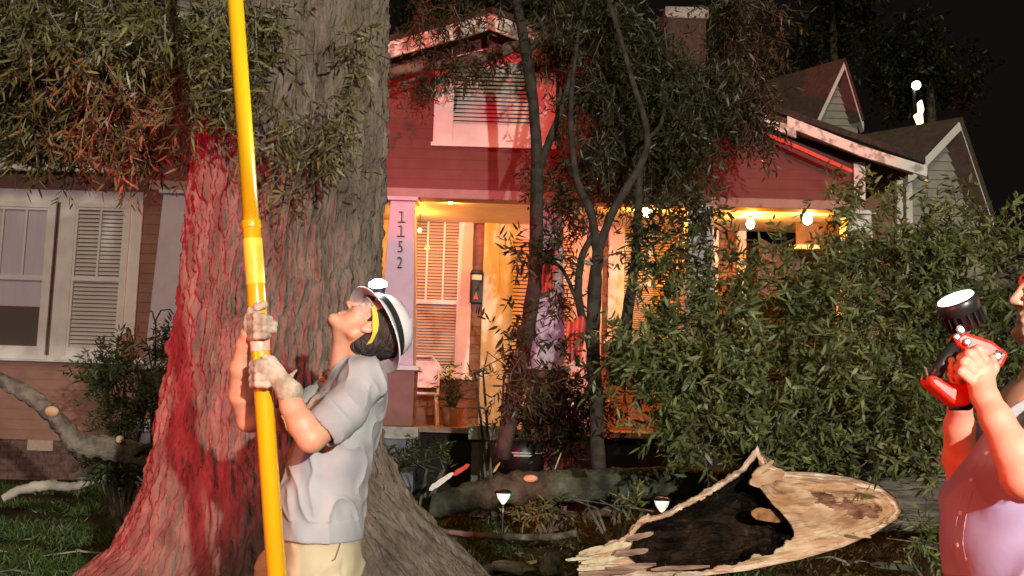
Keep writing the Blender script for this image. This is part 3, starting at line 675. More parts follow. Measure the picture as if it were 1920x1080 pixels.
for path in ([(500, -150, 5.4, .12), (300, 0, 5.5, .07), (120, 60, 5.6, .045), (-100, 90, 5.8, .03)], [(300, 0, 5.5, .05), (180, 140, 5.5, .025), (60, 230, 5.6, .012)], [(350, -40, 5.3, .05), (330, 110, 5.0, .018), (290, 220, 5.1, .007)]):
    bl.tube(*limb(path), 10)
bl.build("limb", bark_far, oak, True)

# ================================================================== LEANING LIMB over the porch + foliage mass
FR = .8
lean = thing("fallen_limb", P(955, 760, 9.8), "tall dark broken limb leaning against the gable with drooping leafy branches", "fallen tree")
m = MB()
m.tube(*limb([(940, 860, 9.9, 0.077), (965, 740, 9.9, 0.076), (985, 640, 9.95, 0.073), (1003, 520, 10.0, 0.069), (1006, 400, 10.1, 0.065), (1005, 250, 10.3, 0.056), (985, 90, 10.6, 0.052), (950, -80, 11, 0.043)]), 14, .25)
m.tube(*limb([(1005, 330, 10.2, 0.043), (1060, 180, 10.4, 0.030), (1085, 60, 10.5, 0.022), (1110, -40, 10.6, 0.017)]), 10, .25)
m.tube(*limb([(985, 100, 10.6, 0.043), (1020, 60, 10.6, 0.026), (1000, 20, 10.6, 0.013)]), 8)
m.build("trunk", mat("bark_dark", (.018, .015, .012), .9, col2=(.06, .05, .04), nscale=9, bump=.08, bscale=40), lean, True)  # darker bark tone than the other stems
S = clump_pts([(1150, 120, 10.6, 120, 140, .8, 560), (1250, 220, 10.8, 110, 120, .8, 440), (1350, 170, 11.0, 80, 90, .7, 290), (1130, 300, 10.7, 80, 66, .6, 180), (1260, 320, 10.9, 85, 45, .6, 120),
               (1040, 30, 11.0, 110, 50, .6, 150), (860, 15, 11.6, 130, 30, .6, 60), (1390, 40, 11.4, 60, 70, .7, 130), (1080, 415, 10.4, 50, 26, .4, 24), (1045, 560, 10.2, 30, 50, .3, 18),
               (970, 700, 9.9, 45, 50, .3, 36), (1400, 180, 11.0, 36, 80, .4, 44), (1170, -120, 11.2, 240, 90, 1.0, 240), (1050, 350, 10.5, 40, 40, .3, 30)])
n = len(S); D = twig_dirs(n, (.1, 0, -.8), .75); Ln = rng.uniform(.2, .5, n)
leaves("foliage", S, D, Ln, 14, .105, .020, leafB, lean, droop=.7); twigs_mesh("twigs", S[::2], D[::2], Ln[::2], bark_far, lean, .003)
fork = thing("forked_tree", P(1118, 800, 9.4), "slender tree forking in front of the porch with thin pale upper stem", "tree")
m = MB()
m.tube(*limb([(1122, 880, 9.4, 0.068), (1118, 760, 9.4, 0.064), (1112, 640, 9.4, 0.062), (1115, 540, 9.45, 0.058), (1122, 460, 9.5, 0.052)]), 12, .25)
m.tube(*limb([(1120, 480, 9.5, 0.040), (1108, 400, 9.5, 0.040), (1080, 330, 9.6, 0.032), (1070, 200, 9.7, 0.024), (1085, 60, 9.8, 0.016)]), 10, .2)
m.tube(*limb([(1122, 470, 9.5, 0.042), (1150, 395, 9.5, 0.038), (1205, 300, 9.5, 0.034), (1212, 240, 9.5, 0.029), (1185, 150, 9.5, 0.026), (1160, 60, 9.5, 0.022), (1128, -40, 9.5, 0.018)]), 10, .2)
m.tube(*limb([(1108, 650, 9.4, 0.040), (1085, 560, 9.4, 0.036), (1092, 480, 9.5, 0.032), (1120, 430, 9.5, 0.028)]), 8, .2)
m.build("trunk", mat("bark_dim", (.02, .016, .013), .95, col2=(.065, .052, .042), nscale=9, bump=.08, bscale=40), fork, True)
m = MB(); m.tube(*limb([(1000, 480, 9.6, .02), (1050, 500, 9.5, .018), (1080, 560, 9.4, .02)]), 6); m.tube(*limb([(1160, 720, 9.4, .09), (1175, 600, 9.45, .055), (1190, 500, 9.5, .042), (1196, 400, 9.5, .036), (1200, 300, 9.6, .03)]), 10, .2)
m.tube(*limb([(1250, 170, 10, .02), (1240, 230, 10, .02), (1215, 260, 9.6, .02)]), 8)
m.build("branch", MATS["bark_dim"], fork, True)
S = clump_pts([(1050, 450, 9.3, 50, 30, .3, 15), (1200, 425, 9.3, 55, 36, .3, 18), (1000, 600, 9.5, 45, 45, .3, 14), (1300, 400, 9.3, 30, 60, .3, 36), (1050, 650, 9.4, 34, 40, .3, 9), (985, 470, 9.3, 25, 30, .2, 8), (1190, 480, 9.2, 60, 40, .3, 24)])
n = len(S); D = twig_dirs(n, (0, 0, -.3), .9); leaves("foliage", S, D, rng.uniform(.15, .35, n), 12, .11, .026, leafB, fork, droop=.5)
# branch caught across the gable
gb = thing("caught_branch", P(840, 120, 12.2), "broken leafy branch lying across the gable over the louvred vent", "branch")
m = MB(); m.tube(*limb([(700, 150, 12.1, .05), (780, 125, 12.1, .075), (860, 118, 12.1, .075), (930, 100, 12.1, .07), (985, 85, 12.1, .06), (1040, 120, 12.0, .05)]), 10, .35)
m.tube(*limb([(740, 160, 12.1, .02), (800, 142, 12.1, .018)]), 6); m.tube(*limb([(860, 118, 12.1, .035), (872, 150, 12.1, .025), (868, 190, 12.1, .01)]), 6)
m.tube(*limb([(1015, 45, 11.5, .03), (1035, 75, 11.5, .03), (1050, 100, 11.5, .02)]), 6); m.build("stem", bark_far, gb, True)
S = clump_pts([(760, 170, 12.1, 50, 30, .1, 26), (870, 150, 12.1, 50, 25, .1, 26), (800, 120, 12.1, 90, 20, .15, 34), (930, 100, 12.1, 50, 30, .15, 34), (700, 210, 12.1, 40, 60, .1, 20), (985, 330, 12.2, 30, 30, .1, 8)])
n = len(S); D = twig_dirs(n, (0, -.2, -.5), .8); leaves("foliage", S, D, rng.uniform(.12, .3, n), 10, .10, .018, leafB, gb, droop=.5)

# ================================================================== BUSHY FALLEN CROWN at the right
bush = thing("fallen_tree", P(1500, 900, 9.3), "wide green leafy crown of the fallen oak in front of the porch", "fallen tree")
S = clump_pts([(1270, 720, 9.0, 110, 90, .7, 200), (1390, 660, 9.2, 130, 80, .8, 200), (1520, 720, 9.2, 140, 120, .8, 270), (1660, 660, 9.2, 130, 130, .8, 290), (1790, 580, 9.3, 110, 120, .8, 220), (1860, 700, 9.4, 90, 170, .7, 200),
               (1670, 480, 9.6, 90, 80, .6, 150), (1780, 450, 9.8, 100, 45, .6, 110), (1880, 460, 10, 60, 26, .5, 34), (1400, 790, 8.9, 120, 60, .5, 200), (1600, 810, 9.1, 140, 60, .5, 220), (1250, 620, 9.2, 80, 40, .4, 50),
               (1230, 480, 9.3, 80, 36, .3, 34), (1345, 530, 9.3, 60, 60, .4, 70), (1500, 560, 9.4, 80, 60, .4, 110), (1590, 470, 9.7, 40, 50, .4, 44), (1440, 530, 9.4, 30, 50, .3, 26), (1610, 380, 10.2, 60, 26, .4, 34), (1200, 650, 9.0, 46, 50, .3, 40), (1290, 830, 8.9, 36, 46, .3, 30), (1740, 780, 9.1, 100, 100, .5, 180), (2050, 600, 9.5, 160, 200, .8, 300)], 10, .8)
n = len(S); D = twig_dirs(n, (-.05, -.35, .05), .9); Ln = rng.uniform(.14, .34, n)
leaves("foliage", S, D, Ln, 13, .112, .026, leafC, bush, droop=.45, spread=.75); twigs_mesh("twigs", S[::2], D[::2], Ln[::2], bark_far, bush, .003)
m = MB()
for path in ([(2000, 470, 10, .10), (1850, 540, 9.9, .085), (1700, 640, 9.7, .06), (1560, 640, 9.5, .03)], [(2000, 900, 9.6, .09), (1800, 800, 9.4, .06), (1640, 640, 9.4, .03)], [(1700, 900, 9.3, .06), (1500, 780, 9.2, .04), (1380, 660, 9.2, .02)],
             [(1500, 860, 9.2, .05), (1360, 780, 9.1, .03), (1230, 700, 9.1, .015)]): m.tube(*limb(path), 10, .2)
m.tube(*limb([(1420, 840, 8.5, .007), (1470, 770, 8.6, .006), (1500, 740, 8.6, .004)]), 5); m.tube(*limb([(1660, 860, 8.8, .007), (1700, 800, 8.8, .005), (1745, 740, 8.8, .003)]), 5)
m.build("branches", bark_far, bush, True)

# ================================================================== BROKEN LOG
log = thing("broken_log", P(1650, 1000, 8.6), "thick broken oak log split open, pale torn wood around a dark rotten hollow", "log")
Tp = [(1085, 1042), (1120, 1030), (1178, 1000), (1184, 985), (1200, 972), (1250, 958), (1300, 932), (1350, 903), (1390, 875), (1412, 845), (1420, 836), (1440, 868), (1470, 884), (1530, 886), (1600, 896), (1650, 912), (1678, 934), (1690, 957)]
Bp = [(1085, 1085), (1180, 1082), (1300, 1082), (1400, 1070), (1500, 1049), (1580, 1026), (1640, 1000), (1680, 974), (1690, 959)]
dark = [(1190, 990), (1250, 962), (1330, 924), (1390, 884), (1413, 846), (1428, 868), (1408, 900), (1438, 930), (1458, 955), (1485, 985), (1489, 1002), (1470, 1022), (1430, 1042), (1350, 1064), (1270, 1074), (1205, 1066), (1172, 1040)]
def pdist(px, py, poly):
    """signed distance (inside positive), vectorised"""
    ins = np.zeros(px.shape, bool); dm_ = np.full(px.shape, 1e9); n_ = len(poly)
    for i in range(n_):
        x1, y1 = poly[i]; x2, y2 = poly[(i+1) % n_]
        c = ((y1 > py) != (y2 > py)) & (px < (x2-x1)*(py-y1)/((y2-y1) or 1e-9)+x1); ins ^= c
        t = np.clip(((px-x1)*(x2-x1)+(py-y1)*(y2-y1))/((x2-x1)**2+(y2-y1)**2), 0, 1)
        dm_ = np.minimum(dm_, np.hypot(px-x1-t*(x2-x1), py-y1-t*(y2-y1)))
    return np.where(ins, dm_, -dm_)
def broken():
    nu, nv_ = 420, 170; us = np.linspace(1085, 1690, nu); v = np.linspace(0, 1, nv_)
    jag = np.array([7*noise.noise(Vector((u*.045, 0, 0)))+4*noise.noise(Vector((u*.16, 7, 0))) for u in us])*(us < 1430)*1.0
    jb = np.array([5*noise.noise(Vector((u*.06, 3, 0))) for u in us])*(us < 1300)
    T = np.interp(us, *zip(*Tp))+jag; B = np.interp(us, *zip(*Bp))+jb; T = np.minimum(T, B-.5)
    PX = np.repeat(us[:, None], nv_, 1); PY = T[:, None]+(B-T)[:, None]*v[None]
    wx_ = np.array([[noise.noise(Vector((x*.03, y*.05, 0)))*13+noise.noise(Vector((x*.1, y*.13, 4)))*5 for y in r2] for x, r2 in zip(us, PY)]); sd = np.minimum(pdist(PX+wx_*.7, PY+wx_*.5, dark), np.where(PX < 1430, pdist(PX, PY, Tp+Bp[::-1])-11-wx_*.25, 99))
    dep = np.where(sd > 0, .06+.55*(1-np.exp(-sd/30)), 0)
    nz1 = np.array([[noise.noise(Vector((x*.02, y*.07, 0)))*.035+noise.noise(Vector((x*.09, y*.2, 2)))*.012 for y in r2] for x, r2 in zip(us, PY)])
    bowl = np.where(sd <= 0, .20*np.exp(-((PX-1590)**2/60**2+(PY-945)**2/26**2)), 0)
    rim = -.05*np.exp(-np.minimum(PY-T[:, None], B[:, None]-PY)/9.)
    outl = Tp+Bp[::-1]; od = pdist(PX, PY, outl); wob_ = np.array([[noise.noise(Vector((x*.012, y*.03, 9)))*9 for y in r2] for x, r2 in zip(us, PY)])
    big_ = np.array([[noise.noise(Vector((x*.011, y*.022, 5)))+.5*noise.noise(Vector((x*.035, y*.05, 8))) for y in r2] for x, r2 in zip(us, PY)]); groove = (.085*big_*np.clip(od/25, 0, 1)+.0035*np.sin((od+wob_)*.5)+.002*np.sin((od+wob_)*1.3))*(sd <= 0)+.0*np.sin((PY-900)*.33+PX*.012)*(sd <= 0)*(PX > 1420)*.5
    Yd = 8.35+dep+nz1*np.where(sd > 0, 1.6, 1)+bowl+rim+groove+(PX-1400)*.0004
    pts = np.zeros((nu, nv_, 3))
    for i in range(nu):
        for j in range(nv_): pts[i, j] = P(PX[i, j], PY[i, j], Yd[i, j])
    i, j = np.meshgrid(np.arange(nu-1), np.arange(nv_-1), indexing='ij'); a = i*nv_+j
    Fq = np.stack([a, a+1, a+nv_+1, a+nv_], 2); isd = (sd[:-1, :-1] > 0) & (sd[1:, 1:] > 0)
    scar = [(1515, 918), (1560, 926), (1600, 944), (1655, 952), (1645, 970), (1600, 972), (1560, 955), (1530, 938)]
    wz = np.array([[noise.noise(Vector((x*.05, y*.11, 0)))*12+noise.noise(Vector((x*.15, y*.3, 4)))*7 for y in r2] for x, r2 in zip(us, PY)])
    isc = ((pdist(PX, PY, scar)+wz-2) > 0)[:-1, :-1] & ~isd; rim_ = ((od+wz*.3) < 10)[:-1, :-1] & ~isd & ~isc
    link("torn_wood", npmesh("torn_wood", pts.reshape(-1, 3), Fq[~isd & ~isc & ~rim_], True), woodp, log)
    link("stained_heartwood", npmesh("stained_heartwood", pts.reshape(-1, 3), Fq[isc], True), mat("heart_stain", (.16, .06, .035), .85, col2=(.42, .22, .15), nscale=14, stretch=(.5, 1, 2), bump=.06), log)
    link("sapwood_rim", npmesh("sapwood_rim", pts.reshape(-1, 3), Fq[rim_], True), mat("sapwood", (.62, .36, .24), .8, col2=(.85, .70, .56), nscale=16, stretch=(.4, 1, 1), bump=.04), log)
    link("rotten_hollow", npmesh("rotten_hollow", pts.reshape(-1, 3), Fq[isd], True), rot, log)
    # bark shell behind
    Yb = 8.42+.74*np.sqrt(np.clip(1-(2*v-1)**2, 0, 1))[None]*np.clip((B-T)/120, .12, 1)[:, None]
    pb = np.zeros((nu, nv_, 3))
    for i in range(nu):
        for j in range(nv_):
            ext = (-3 if j == 0 else 3 if j == nv_-1 else 0)
            pb[i, j] = P(PX[i, j], PY[i, j]+(v[j]-.5)*3, Yb[i, j]+.015*noise.noise(Vector((PX[i, j]*.03, PY[i, j]*.12, 0))))
    link("bark_shell", npmesh("bark_shell", pb.reshape(-1, 3), Fq.reshape(-1, 4)[:, ::-1], True), mat('torn_bark', (.16, .10, .06), .95, col2=(.28, .2, .14), nscale=9, bump=.08), log)
broken()
m = MB(); pts, rd = limb([(1590, 955, 8.9, .15), (1640, 950, 8.88, .20), (1750, 943, 8.85, .228), (1900, 940, 8.9, .225), (2100, 930, 9.1, .22), (2400, 915, 9.4, .2)], step=14)
m.tube(pts, rd, 64, .16); lo = m.build("trunk", mat("log_bark", (.09, .08, .07), .95, col2=(.23, .205, .175), nscale=5, stretch=(.5, 1, 3), bump=.5, bscale=9, bstretch=(.4, 1, 3.5), spec=.1), log, True)
m = MB(); c = [P(1420, 834, 8.5), P(1432, 850, 8.5), P(1458, 868, 8.52), P(1490, 893, 8.55), P(1500, 925, 8.6), P(1430, 925, 8.45)]
m.add(c+[q_+Vector((0, .28, -.02)) for q_ in c], [tuple(range(6)), tuple(range(11, 5, -1))]+[(i, (i+1) % 6, (i+1) % 6+6, i+6) for i in range(6)]); m.build("bark_spike", bark_far, log, bevel=.02)
torn = mat('torn_grain', (.20, .10, .07), .9, col2=(.5, .32, .25), nscale=18, stretch=(.3, 1, 2), bump=.08)
def shard(px0, py0, px1, py1, Y, w, m_, nm="splinter", parent=None):
    a, b_ = P(px0, py0, Y), P(px1, py1, Y+.05); mb = MB(); d = (b_-a); n_ = 9; V = []; F = []
    for i in range(n_):
        t = i/(n_-1); ww = w*(1-.6*abs(t-.4))*(1+.35*noise.noise(Vector((t*6, px0, 0)))) if 0 < i < n_-1 else w*.25
        p = a+d*t; V += [p+Vector((0, -.015, -ww/2)), p+Vector((0, -.015, ww/2+.01*random.random())), p+Vector((0, .03, ww/2)), p+Vector((0, .03, -ww/2))]
    for i in range(n_-1):
        for k in range(4): k2 = (k+1) % 4; F.append((i*4+k, i*4+k2, i*4+4+k2, i*4+4+k))
    F += [(3, 2, 1, 0), tuple((n_-1)*4+k for k in range(4))]
    return mb.add(V, F).build(nm, m_, parent)
for a in ((1085, 1038, 1183, 1020, 8.2, .05, woodw), (1090, 1056, 1175, 1042, 8.15, .035, woodw), (1082, 1068, 1160, 1062, 8.1, .03, woodw), (1080, 1044, 1120, 1028, 8.2, .02, woodp), (1100, 1075, 1230, 1058, 8.12, .05, torn), (1085, 1078, 1190, 1070, 8.05, .04, torn), (1150, 1040, 1215, 1032, 8.18, .05, torn), (1175, 1012, 1225, 1000, 8.22, .04, torn), (1060, 1050, 1110, 1046, 8.1, .02, woodw), (1180, 1000, 1200, 985, 8.2, .03, woodp), (1220, 1068, 1330, 1062, 8.15, .03, torn), (1405, 905, 1470, 888, 8.25, .10, woodp), (1410, 892, 1450, 865, 8.26, .05, woodp), (1190, 992, 1210, 968, 8.25, .04, woodp), (1600, 1000, 1632, 1008, 8.2, .02, woodp)):
    shard(*a, parent=log)
# ================================================================== other fallen wood
def simple_log(name, path, m_, label, cat, n=16, wob=.3, cuts=()):
    t = thing(name, P(*path[0][:3]), label, cat); m = MB(); m.tube(*limb(path, step=9, jit=.004), n, wob); m.build("stem", m_, t, True)
    for px, py, Y, rx, rz in cuts:
        c = P(px, py, Y); k = MB(); k.ball(c, (rx, .03, rz), 14); k.build("fresh_break", woodp, t, True)
    return t
simple_log("mossy_log", [(805, 950, 10.0, .10), (870, 935, 10.05, .13), (950, 918, 10.1, .15), (1060, 912, 10.2, .15), (1180, 906, 10.3, .15), (1300, 905, 10.4, .14), (1400, 900, 10.6, .12)], bark_moss, "greenish mossy log lying across the yard behind the first garden light", "log", cuts=((995, 897, 10.0, .07, .035),))
lb = simple_log("bent_branch", [(-60, 690, 8.2, .05), (0, 712, 8.2, .055), (60, 745, 8.2, .06), (110, 790, 8.2, .065), (145, 830, 8.2, .08), (200, 840, 8.3, .085), (260, 852, 8.4, .09), (330, 880, 8.6, .1)], mat('bark_tan', (.09, .07, .055), .95, col2=(.24, .20, .16), nscale=9, bump=.12, bscale=30), "bent grey branch with fresh orange scar leaning against the big oak", "branch", cuts=((97, 772, 8.13, .055, .042), (224, 824, 8.24, .03, .03)))
m = MB(); m.tube(*limb([(145, 835, 8.2, .04), (150, 860, 8.2, .02)]), 6); m.build("stub", bark_moss, lb, True); m = MB(); m.tube(*limb([(250, 850, 8.3, .03), (290, 832, 8.3, .02)]), 6); m.build("stub", bark_moss, lb, True)
simple_log("pale_stick", [(5, 935, 8.6, .03), (40, 918, 8.7, .04), (90, 910, 8.8, .042), (140, 912, 8.9, .035), (200, 890, 9.0, .03), (240, 868, 9.1, .015)], mat("pale_bark", (.22, .2, .16), .9, col2=(.4, .38, .32), nscale=9, bump=.06), "pale crooked stick lying in the left grass below the foundation", "branch", 10, .2)
simple_log("dark_stick", [(1080, 1000, 8.8, .03), (1000, 1008, 9.0, .03), (860, 1000, 9.2, .025), (780, 985, 9.4, .02)], bark_far, "thin dark stick lying flat in front of the mossy log", "branch", 8)
for i, (a, b_, w, lab) in enumerate((((805, 918, 9.6), (850, 888, 9.7), .06, "short lilac white board leaning on the mossy log"), ((850, 890, 9.8), (880, 872, 9.9), .05, "reddish board end behind the lilac white board"),
                                     ((1040, 880, 9.8), (1052, 850, 9.8), .03, "pale upright splinter standing behind the mossy log"), ((975, 1060, 8.0), (1010, 1052, 8.0), .02, "white splinter on the ground near the oak root"),
                                     ((876, 1045, 7.8), (879, 1030, 7.8), .02, "tiny white splinter on the oak root"), ((1630, 1058, 8.3), (1735, 1068, 8.3), .045, "whitish broken stick beneath the fallen log"), ((925, 885, 9.9), (938, 868, 9.9), .035, "pale wood chip on the mossy log"))):
    o = shard(a[0], a[1], b_[0], b_[1], a[2], w, [trim, redc, woodw, woodw, trim, bark_moss, woodp][i], ["broken_board", "broken_board", "wood_splinter", "wood_splinter", "wood_splinter", "broken_stick", "wood_chip"][i]); tag(o, lab, ["board", "board", "splinter", "splinter", "splinter", "stick", "wood chip"][i])
shard(1408, 962, 1484, 972, 8.50, .10, mat("amber_heartwood", (.22, .09, .03), .8, col2=(.5, .24, .09), nscale=14, bump=.06), parent=log)
for k in range(16):
    x_, y_ = random.uniform(-1.0, 3.6), random.uniform(7.2, 10.6)
    if k < 4: x_, y_ = random.uniform(-4.2, -3.0), random.uniform(7.5, 9)
    a_ = random.uniform(-.6, .6)+PI*(k % 2); l_ = random.uniform(.2, .55); m = MB(); z_ = gz(y_)+.035
    m.tube([(x_, y_, z_), (x_+math.cos(a_)*l_*.5, y_+math.sin(a_)*l_*.5+.02, z_+.035), (x_+math.cos(a_)*l_, y_+math.sin(a_)*l_, z_+.01)], [.012, .009, .004], 6)
    tag(m.build("twig", MATS["pale_bark"] if k % 3 else bark_far, None, True), "thin bare twig lying loose on the yard soil", "twig", "thin twigs scattered over the yard")
# chunks of bark on the ground
def lump(px, py, Y, r, m_, name, label, cat, seed=0):
    c = P(px, py, Y); bm = bmesh.new(); bmesh.ops.create_icosphere(bm, subdivisions=4, radius=1)
    for v in bm.verts:
        f = 1+.28*noise.noise(v.co*1.6+Vector((seed, 0, 0)))+.12*noise.noise(v.co*5+Vector((seed, 0, 0))); v.co = Vector((v.co.x*r[0]*f, v.co.y*r[1]*f, v.co.z*r[2]*f))+c
    me = bpy.data.meshes.new(name); bm.to_mesh(me); bm.free(); me.polygons.foreach_set('use_smooth', [True]*len(me.polygons)); o = link(name, me, m_); return tag(o, label, cat)
lump(850, 1022, 7.6, (.10, .10, .06), bark_far, "bark_chunk", "dark rounded chunk of bark beside the oak root", "bark chunk", 1)
lump(955, 1065, 7.3, (.16, .12, .05), bark_far, "bark_chunk", "flat grey bark slab near the frame bottom", "bark chunk", 2)
lump(1030, 1062, 7.5, (.09, .10, .08), bark_far, "bark_chunk", "pointed grey chunk of wood left of the pale splinters", "bark chunk", 3)
# garden lights
def solar(px, py, Y, label):
    c = P(px, py, Y); z0 = gz(Y); t = thing("garden_light", (c.x, c.y, z0), label, "garden light", "solar garden lights along the yard")
    b = MB(); b.tube([(c.x, c.y, z0), (c.x, c.y, c.z-.06)], .011, 8); b.build("stake", blackp, t)
    b = MB(); b.lathe(c, (0, 0, 1), [(-.085, .008), (-.07, .022), (-.03, .052), (.015, .066)], 20); b.build("lens", solarm, t, True)
    b = MB(); b.lathe(c, (0, 0, 1), [(.016, .078), (.03, .076), (.045, .05), (.05, .01)], 20); b.build("cap", blackp, t, True)
    light("garden_glow", 'POINT', (c.x, c.y-.02, c.z-.14), (.9, 1.0, .6), .35, None, .03)
solar(944, 928, 9.9, "garden light on a black stake in front of the mossy log"); solar(1241, 942, 9.3, "garden light half hidden behind the split log")
# dark things by the steps
def stairs():
    t = thing("brick_pier", P(905, 895, 11.5), "dark brick pier with a chipped white cap by the porch steps", "pier")
    x0, x1 = X(884, 850, 11.5), X(938, 850, 11.5); b = MB(); b.box(x0, x1, 11.5, 11.9, .4, Z(900, 826, 11.5)); b.build("shaft", mat("dark_brick", (.10, .08, .08), .9, col2=(.2, .17, .17), nscale=6, bump=.08), t)  # shaft in a dark grey brick tone
    b = MB(); b.box(x0-.04, x1+.04, 11.45, 11.95, Z(900, 825, 11.5), Z(900, 798, 11.5)); b.build("cap", conc, t, bevel=.015)
    t = thing("porch_steps", P(1050, 880, 12.0), "dark porch steps hidden in shadow behind the fallen limb", "steps")
    for i in range(4): b = MB(); b.box(X(950, 850, 12), X(1140, 850, 12), 11.6+i*.3, 11.9+i*.3-.004, .4, .62+i*.19); b.build("step", brick, t)
stairs()
g_ = thing("covered_grill", P(980, 890, 10.6), "black rounded kettle grill with thin pale rim and small pale label", "grill")
c = P(980, 848, 10.6); b = MB(); b.lathe(c+Vector((0, 0, -.02)), (0, 0, 1), [(-.22, .06), (-.19, .14), (-.08, .19), (.0, .205), (.1, .2), (.14, .16), (.16, .05)], 28); b.build("bowl", blackm, g_, True)
b = MB(); b.tube([c+Vector((math.cos(a_)*.212, math.sin(a_)*.212, .0)) for a_ in np.linspace(0, 2*PI, 30)], .006, 6); b.build("rim", trim, g_)
b = MB(); b.box(c.x-.09, c.x+.09, c.y-.214, c.y-.206, c.z-.035, c.z-.015); b.build("nameplate", conc, g_)
for a_ in (.5, 2.6, 4.7): b = MB(); b.tube([c+Vector((math.cos(a_)*.12, math.sin(a_)*.12, -.2)), Vector((c.x+math.cos(a_)*.22, c.y+math.sin(a_)*.22, gz(10.6)))], .01, 6); b.build("leg", blackm, g_)
# dark shrubs
def shrub(name, px, py, Y, rx, rz, n, label, m_, L=.09, Wd=.02):
    c = P(px, py, Y); t = thing(name, (c.x, c.y, gz(Y)), label, "shrub")
    S = clump_pts([(px, py, Y, rx, rz, rx*Y/FPX*.7, n)]); D = twig_dirs(n, (0, 0, .5), .8); leaves("foliage", S, D, rng.uniform(.1, .3, n), 12, L, Wd, m_, t, droop=.3)
    b = MB()
    for k in range(7): b.tube([(c.x+random.uniform(-.05, .05), c.y, gz(Y)), (c.x+random.uniform(-.3, .3), c.y+random.uniform(-.1, .1), c.z), (c.x+random.uniform(-.4, .4), c.y, c.z+rz*Y/FPX*.8)], [.018, .012, .004], 6)
    b.build("stems", bark_far, t)
shrub("garden_shrub", 240, 735, 10.5, 85, 85, 230, "loose green shrub beneath the left window beside the oak", leafD)
shrub("garden_shrub", 310, 700, 11.5, 35, 80, 70, "narrow shrub under the shepherd hooks left of the oak", leafD)
shrub("garden_shrub", 1050, 775, 10.6, 110, 75, 330, "very dark dense shrub in front of the porch steps", leafmat("leaf_black", (.008, .008, .004), (.016, .016, .008), (.035, .032, .015)))
shrub("garden_shrub", 940, 700, 11, 30, 50, 26, "sparse shrub in front of the door frame", leafB)
shrub("small_plant", 1160, 955, 9.2, 22, 20, 12, "small green seedling between the two garden lights", leafC)
shrub("weedy_clump", 240, 880, 8.9, 110, 22, 110, "low weedy clump around the pale crooked stick", leafD)
shrub("weedy_clump", 1030, 958, 10.3, 100, 9, 36, "low weeds growing in front of the mossy log", leafC)
shrub("weedy_clump", 790, 880, 10.4, 50, 30, 34, "weeds beside the pier tinted for blue light", leafD)
shrub("small_plant", 1755, 1030, 8.0, 25, 22, 12, "small green seedling below the fallen log at right", leafC)
# shepherd hooks and lantern
hk = thing("shepherd_hook", P(290, 690, 11.2), "thin black double shepherd hook in front of the left column", "garden hook")
b = MB(); p0 = P(291, 690, 11.2)
for pth in ([(291, 740), (292, 600), (302, 582), (318, 580), (326, 590)], [(292, 610), (286, 585), (280, 582)], [(291, 650), (284, 660), (278, 655)]): b.tube([P(a_, c_, 11.2) for a_, c_ in pth], .008, 6)
b.build("rod", blackm, hk)
ln = thing("garden_lantern", P(238, 680, 12.2), "slim pale lantern in a wire frame under the left window", "lantern")
c = P(238, 655, 12.2); b = MB(); b.lathe(c, (0, 0, 1), [(-.15, .05), (-.14, .06), (.1, .075), (.2, .02), (.24, .01)], 12); b.build("glass", mat("amber_glass", (.45, .24, .13), .3), ln, True)
b = MB(); [b.tube([c+Vector((.02*s_, -.06, .25)), c+Vector((s_*.1, -.06, .05)), c+Vector((s_*.075, -.05, -.16))], .006, 6) for s_ in (-1, 1)]; b.tube([c+Vector((-.1, -.06, .05)), c+Vector((.1, -.06, .05))], .005, 6); b.tube([c+Vector((0, 0, -.15)), (c.x, c.y, gz(12.2))], .012, 6); b.build("frame", blackm, ln)
# ---- far right: street lamp and background trees
sl = thing("street_lamp", P(1740, 300, 30), "bright far street lamp glowing through the dark trees", "street lamp")
c = P(1718, 160, 30); b = MB(); b.ball(c, .13, 10); b.build("lamp", streetm, sl, True); b = MB(); b.tube([(c.x, c.y+.2, .5), (c.x, c.y+.2, c.z), c], .06, 8); b.build("pole", blackm, sl)
c = P(1726, 210, 28); b = MB(); b.prism([(c.x-.03, c.z-.34), (c.x+.09, c.z-.30), (c.x+.07, c.z-.05), (c.x+.11, c.z+.1), (c.x+.05, c.z+.36), (c.x-.03, c.z+.30), (c.x-.01, c.z+.02), (c.x-.14, c.z-.06), (c.x-.10, c.z-.15)], c.y, c.y+.2); t_ = tag(b.build("lit_sign", streetw, None, bevel=.03), "narrow yellow lit sign below the far street lamp", "sign")
b = MB(); b.tube([(c.x, c.y+.1, .5), (c.x, c.y+.1, c.z-.3)], .04, 8); b.build("post", blackm, t_)
def bgtree(px, py, Y, rx, rz, n, label):
    c = P(px, py, Y); t = thing("background_tree", (c.x, c.y, .5), label, "tree", "dark trees behind the houses"); b = MB(); b.tube([(c.x, c.y, .4), (c.x+.2, c.y, c.z*.6), (c.x, c.y, c.z+.5)], [.3, .22, .08], 10); b.build("trunk", bark_far, t)
    S = clump_pts([(px+random.uniform(-.7, .7)*rx, py+random.uniform(-.6, .6)*rz, Y, rx*.5, rz*.5, 1.5, n//8) for _ in range(8)]); D = twig_dirs(len(S), (0, 0, -.2), .9)
    leaves("foliage", S, D, rng.uniform(.4, .9, len(S)), 12, .20, .07, leafB, t, droop=.4)
bgtree(1740, 120, 31.5, 110, 110, 520, "dark leafy tree standing behind the far street lamp"); bgtree(1560, 40, 30, 90, 90, 360, "dark tree behind the far gable"); bgtree(880, -10, 24, 200, 60, 480, "dark tree top behind the gable peak"); bgtree(1390, 60, 24, 50, 110, 200, "dark tree behind the brick chimney")

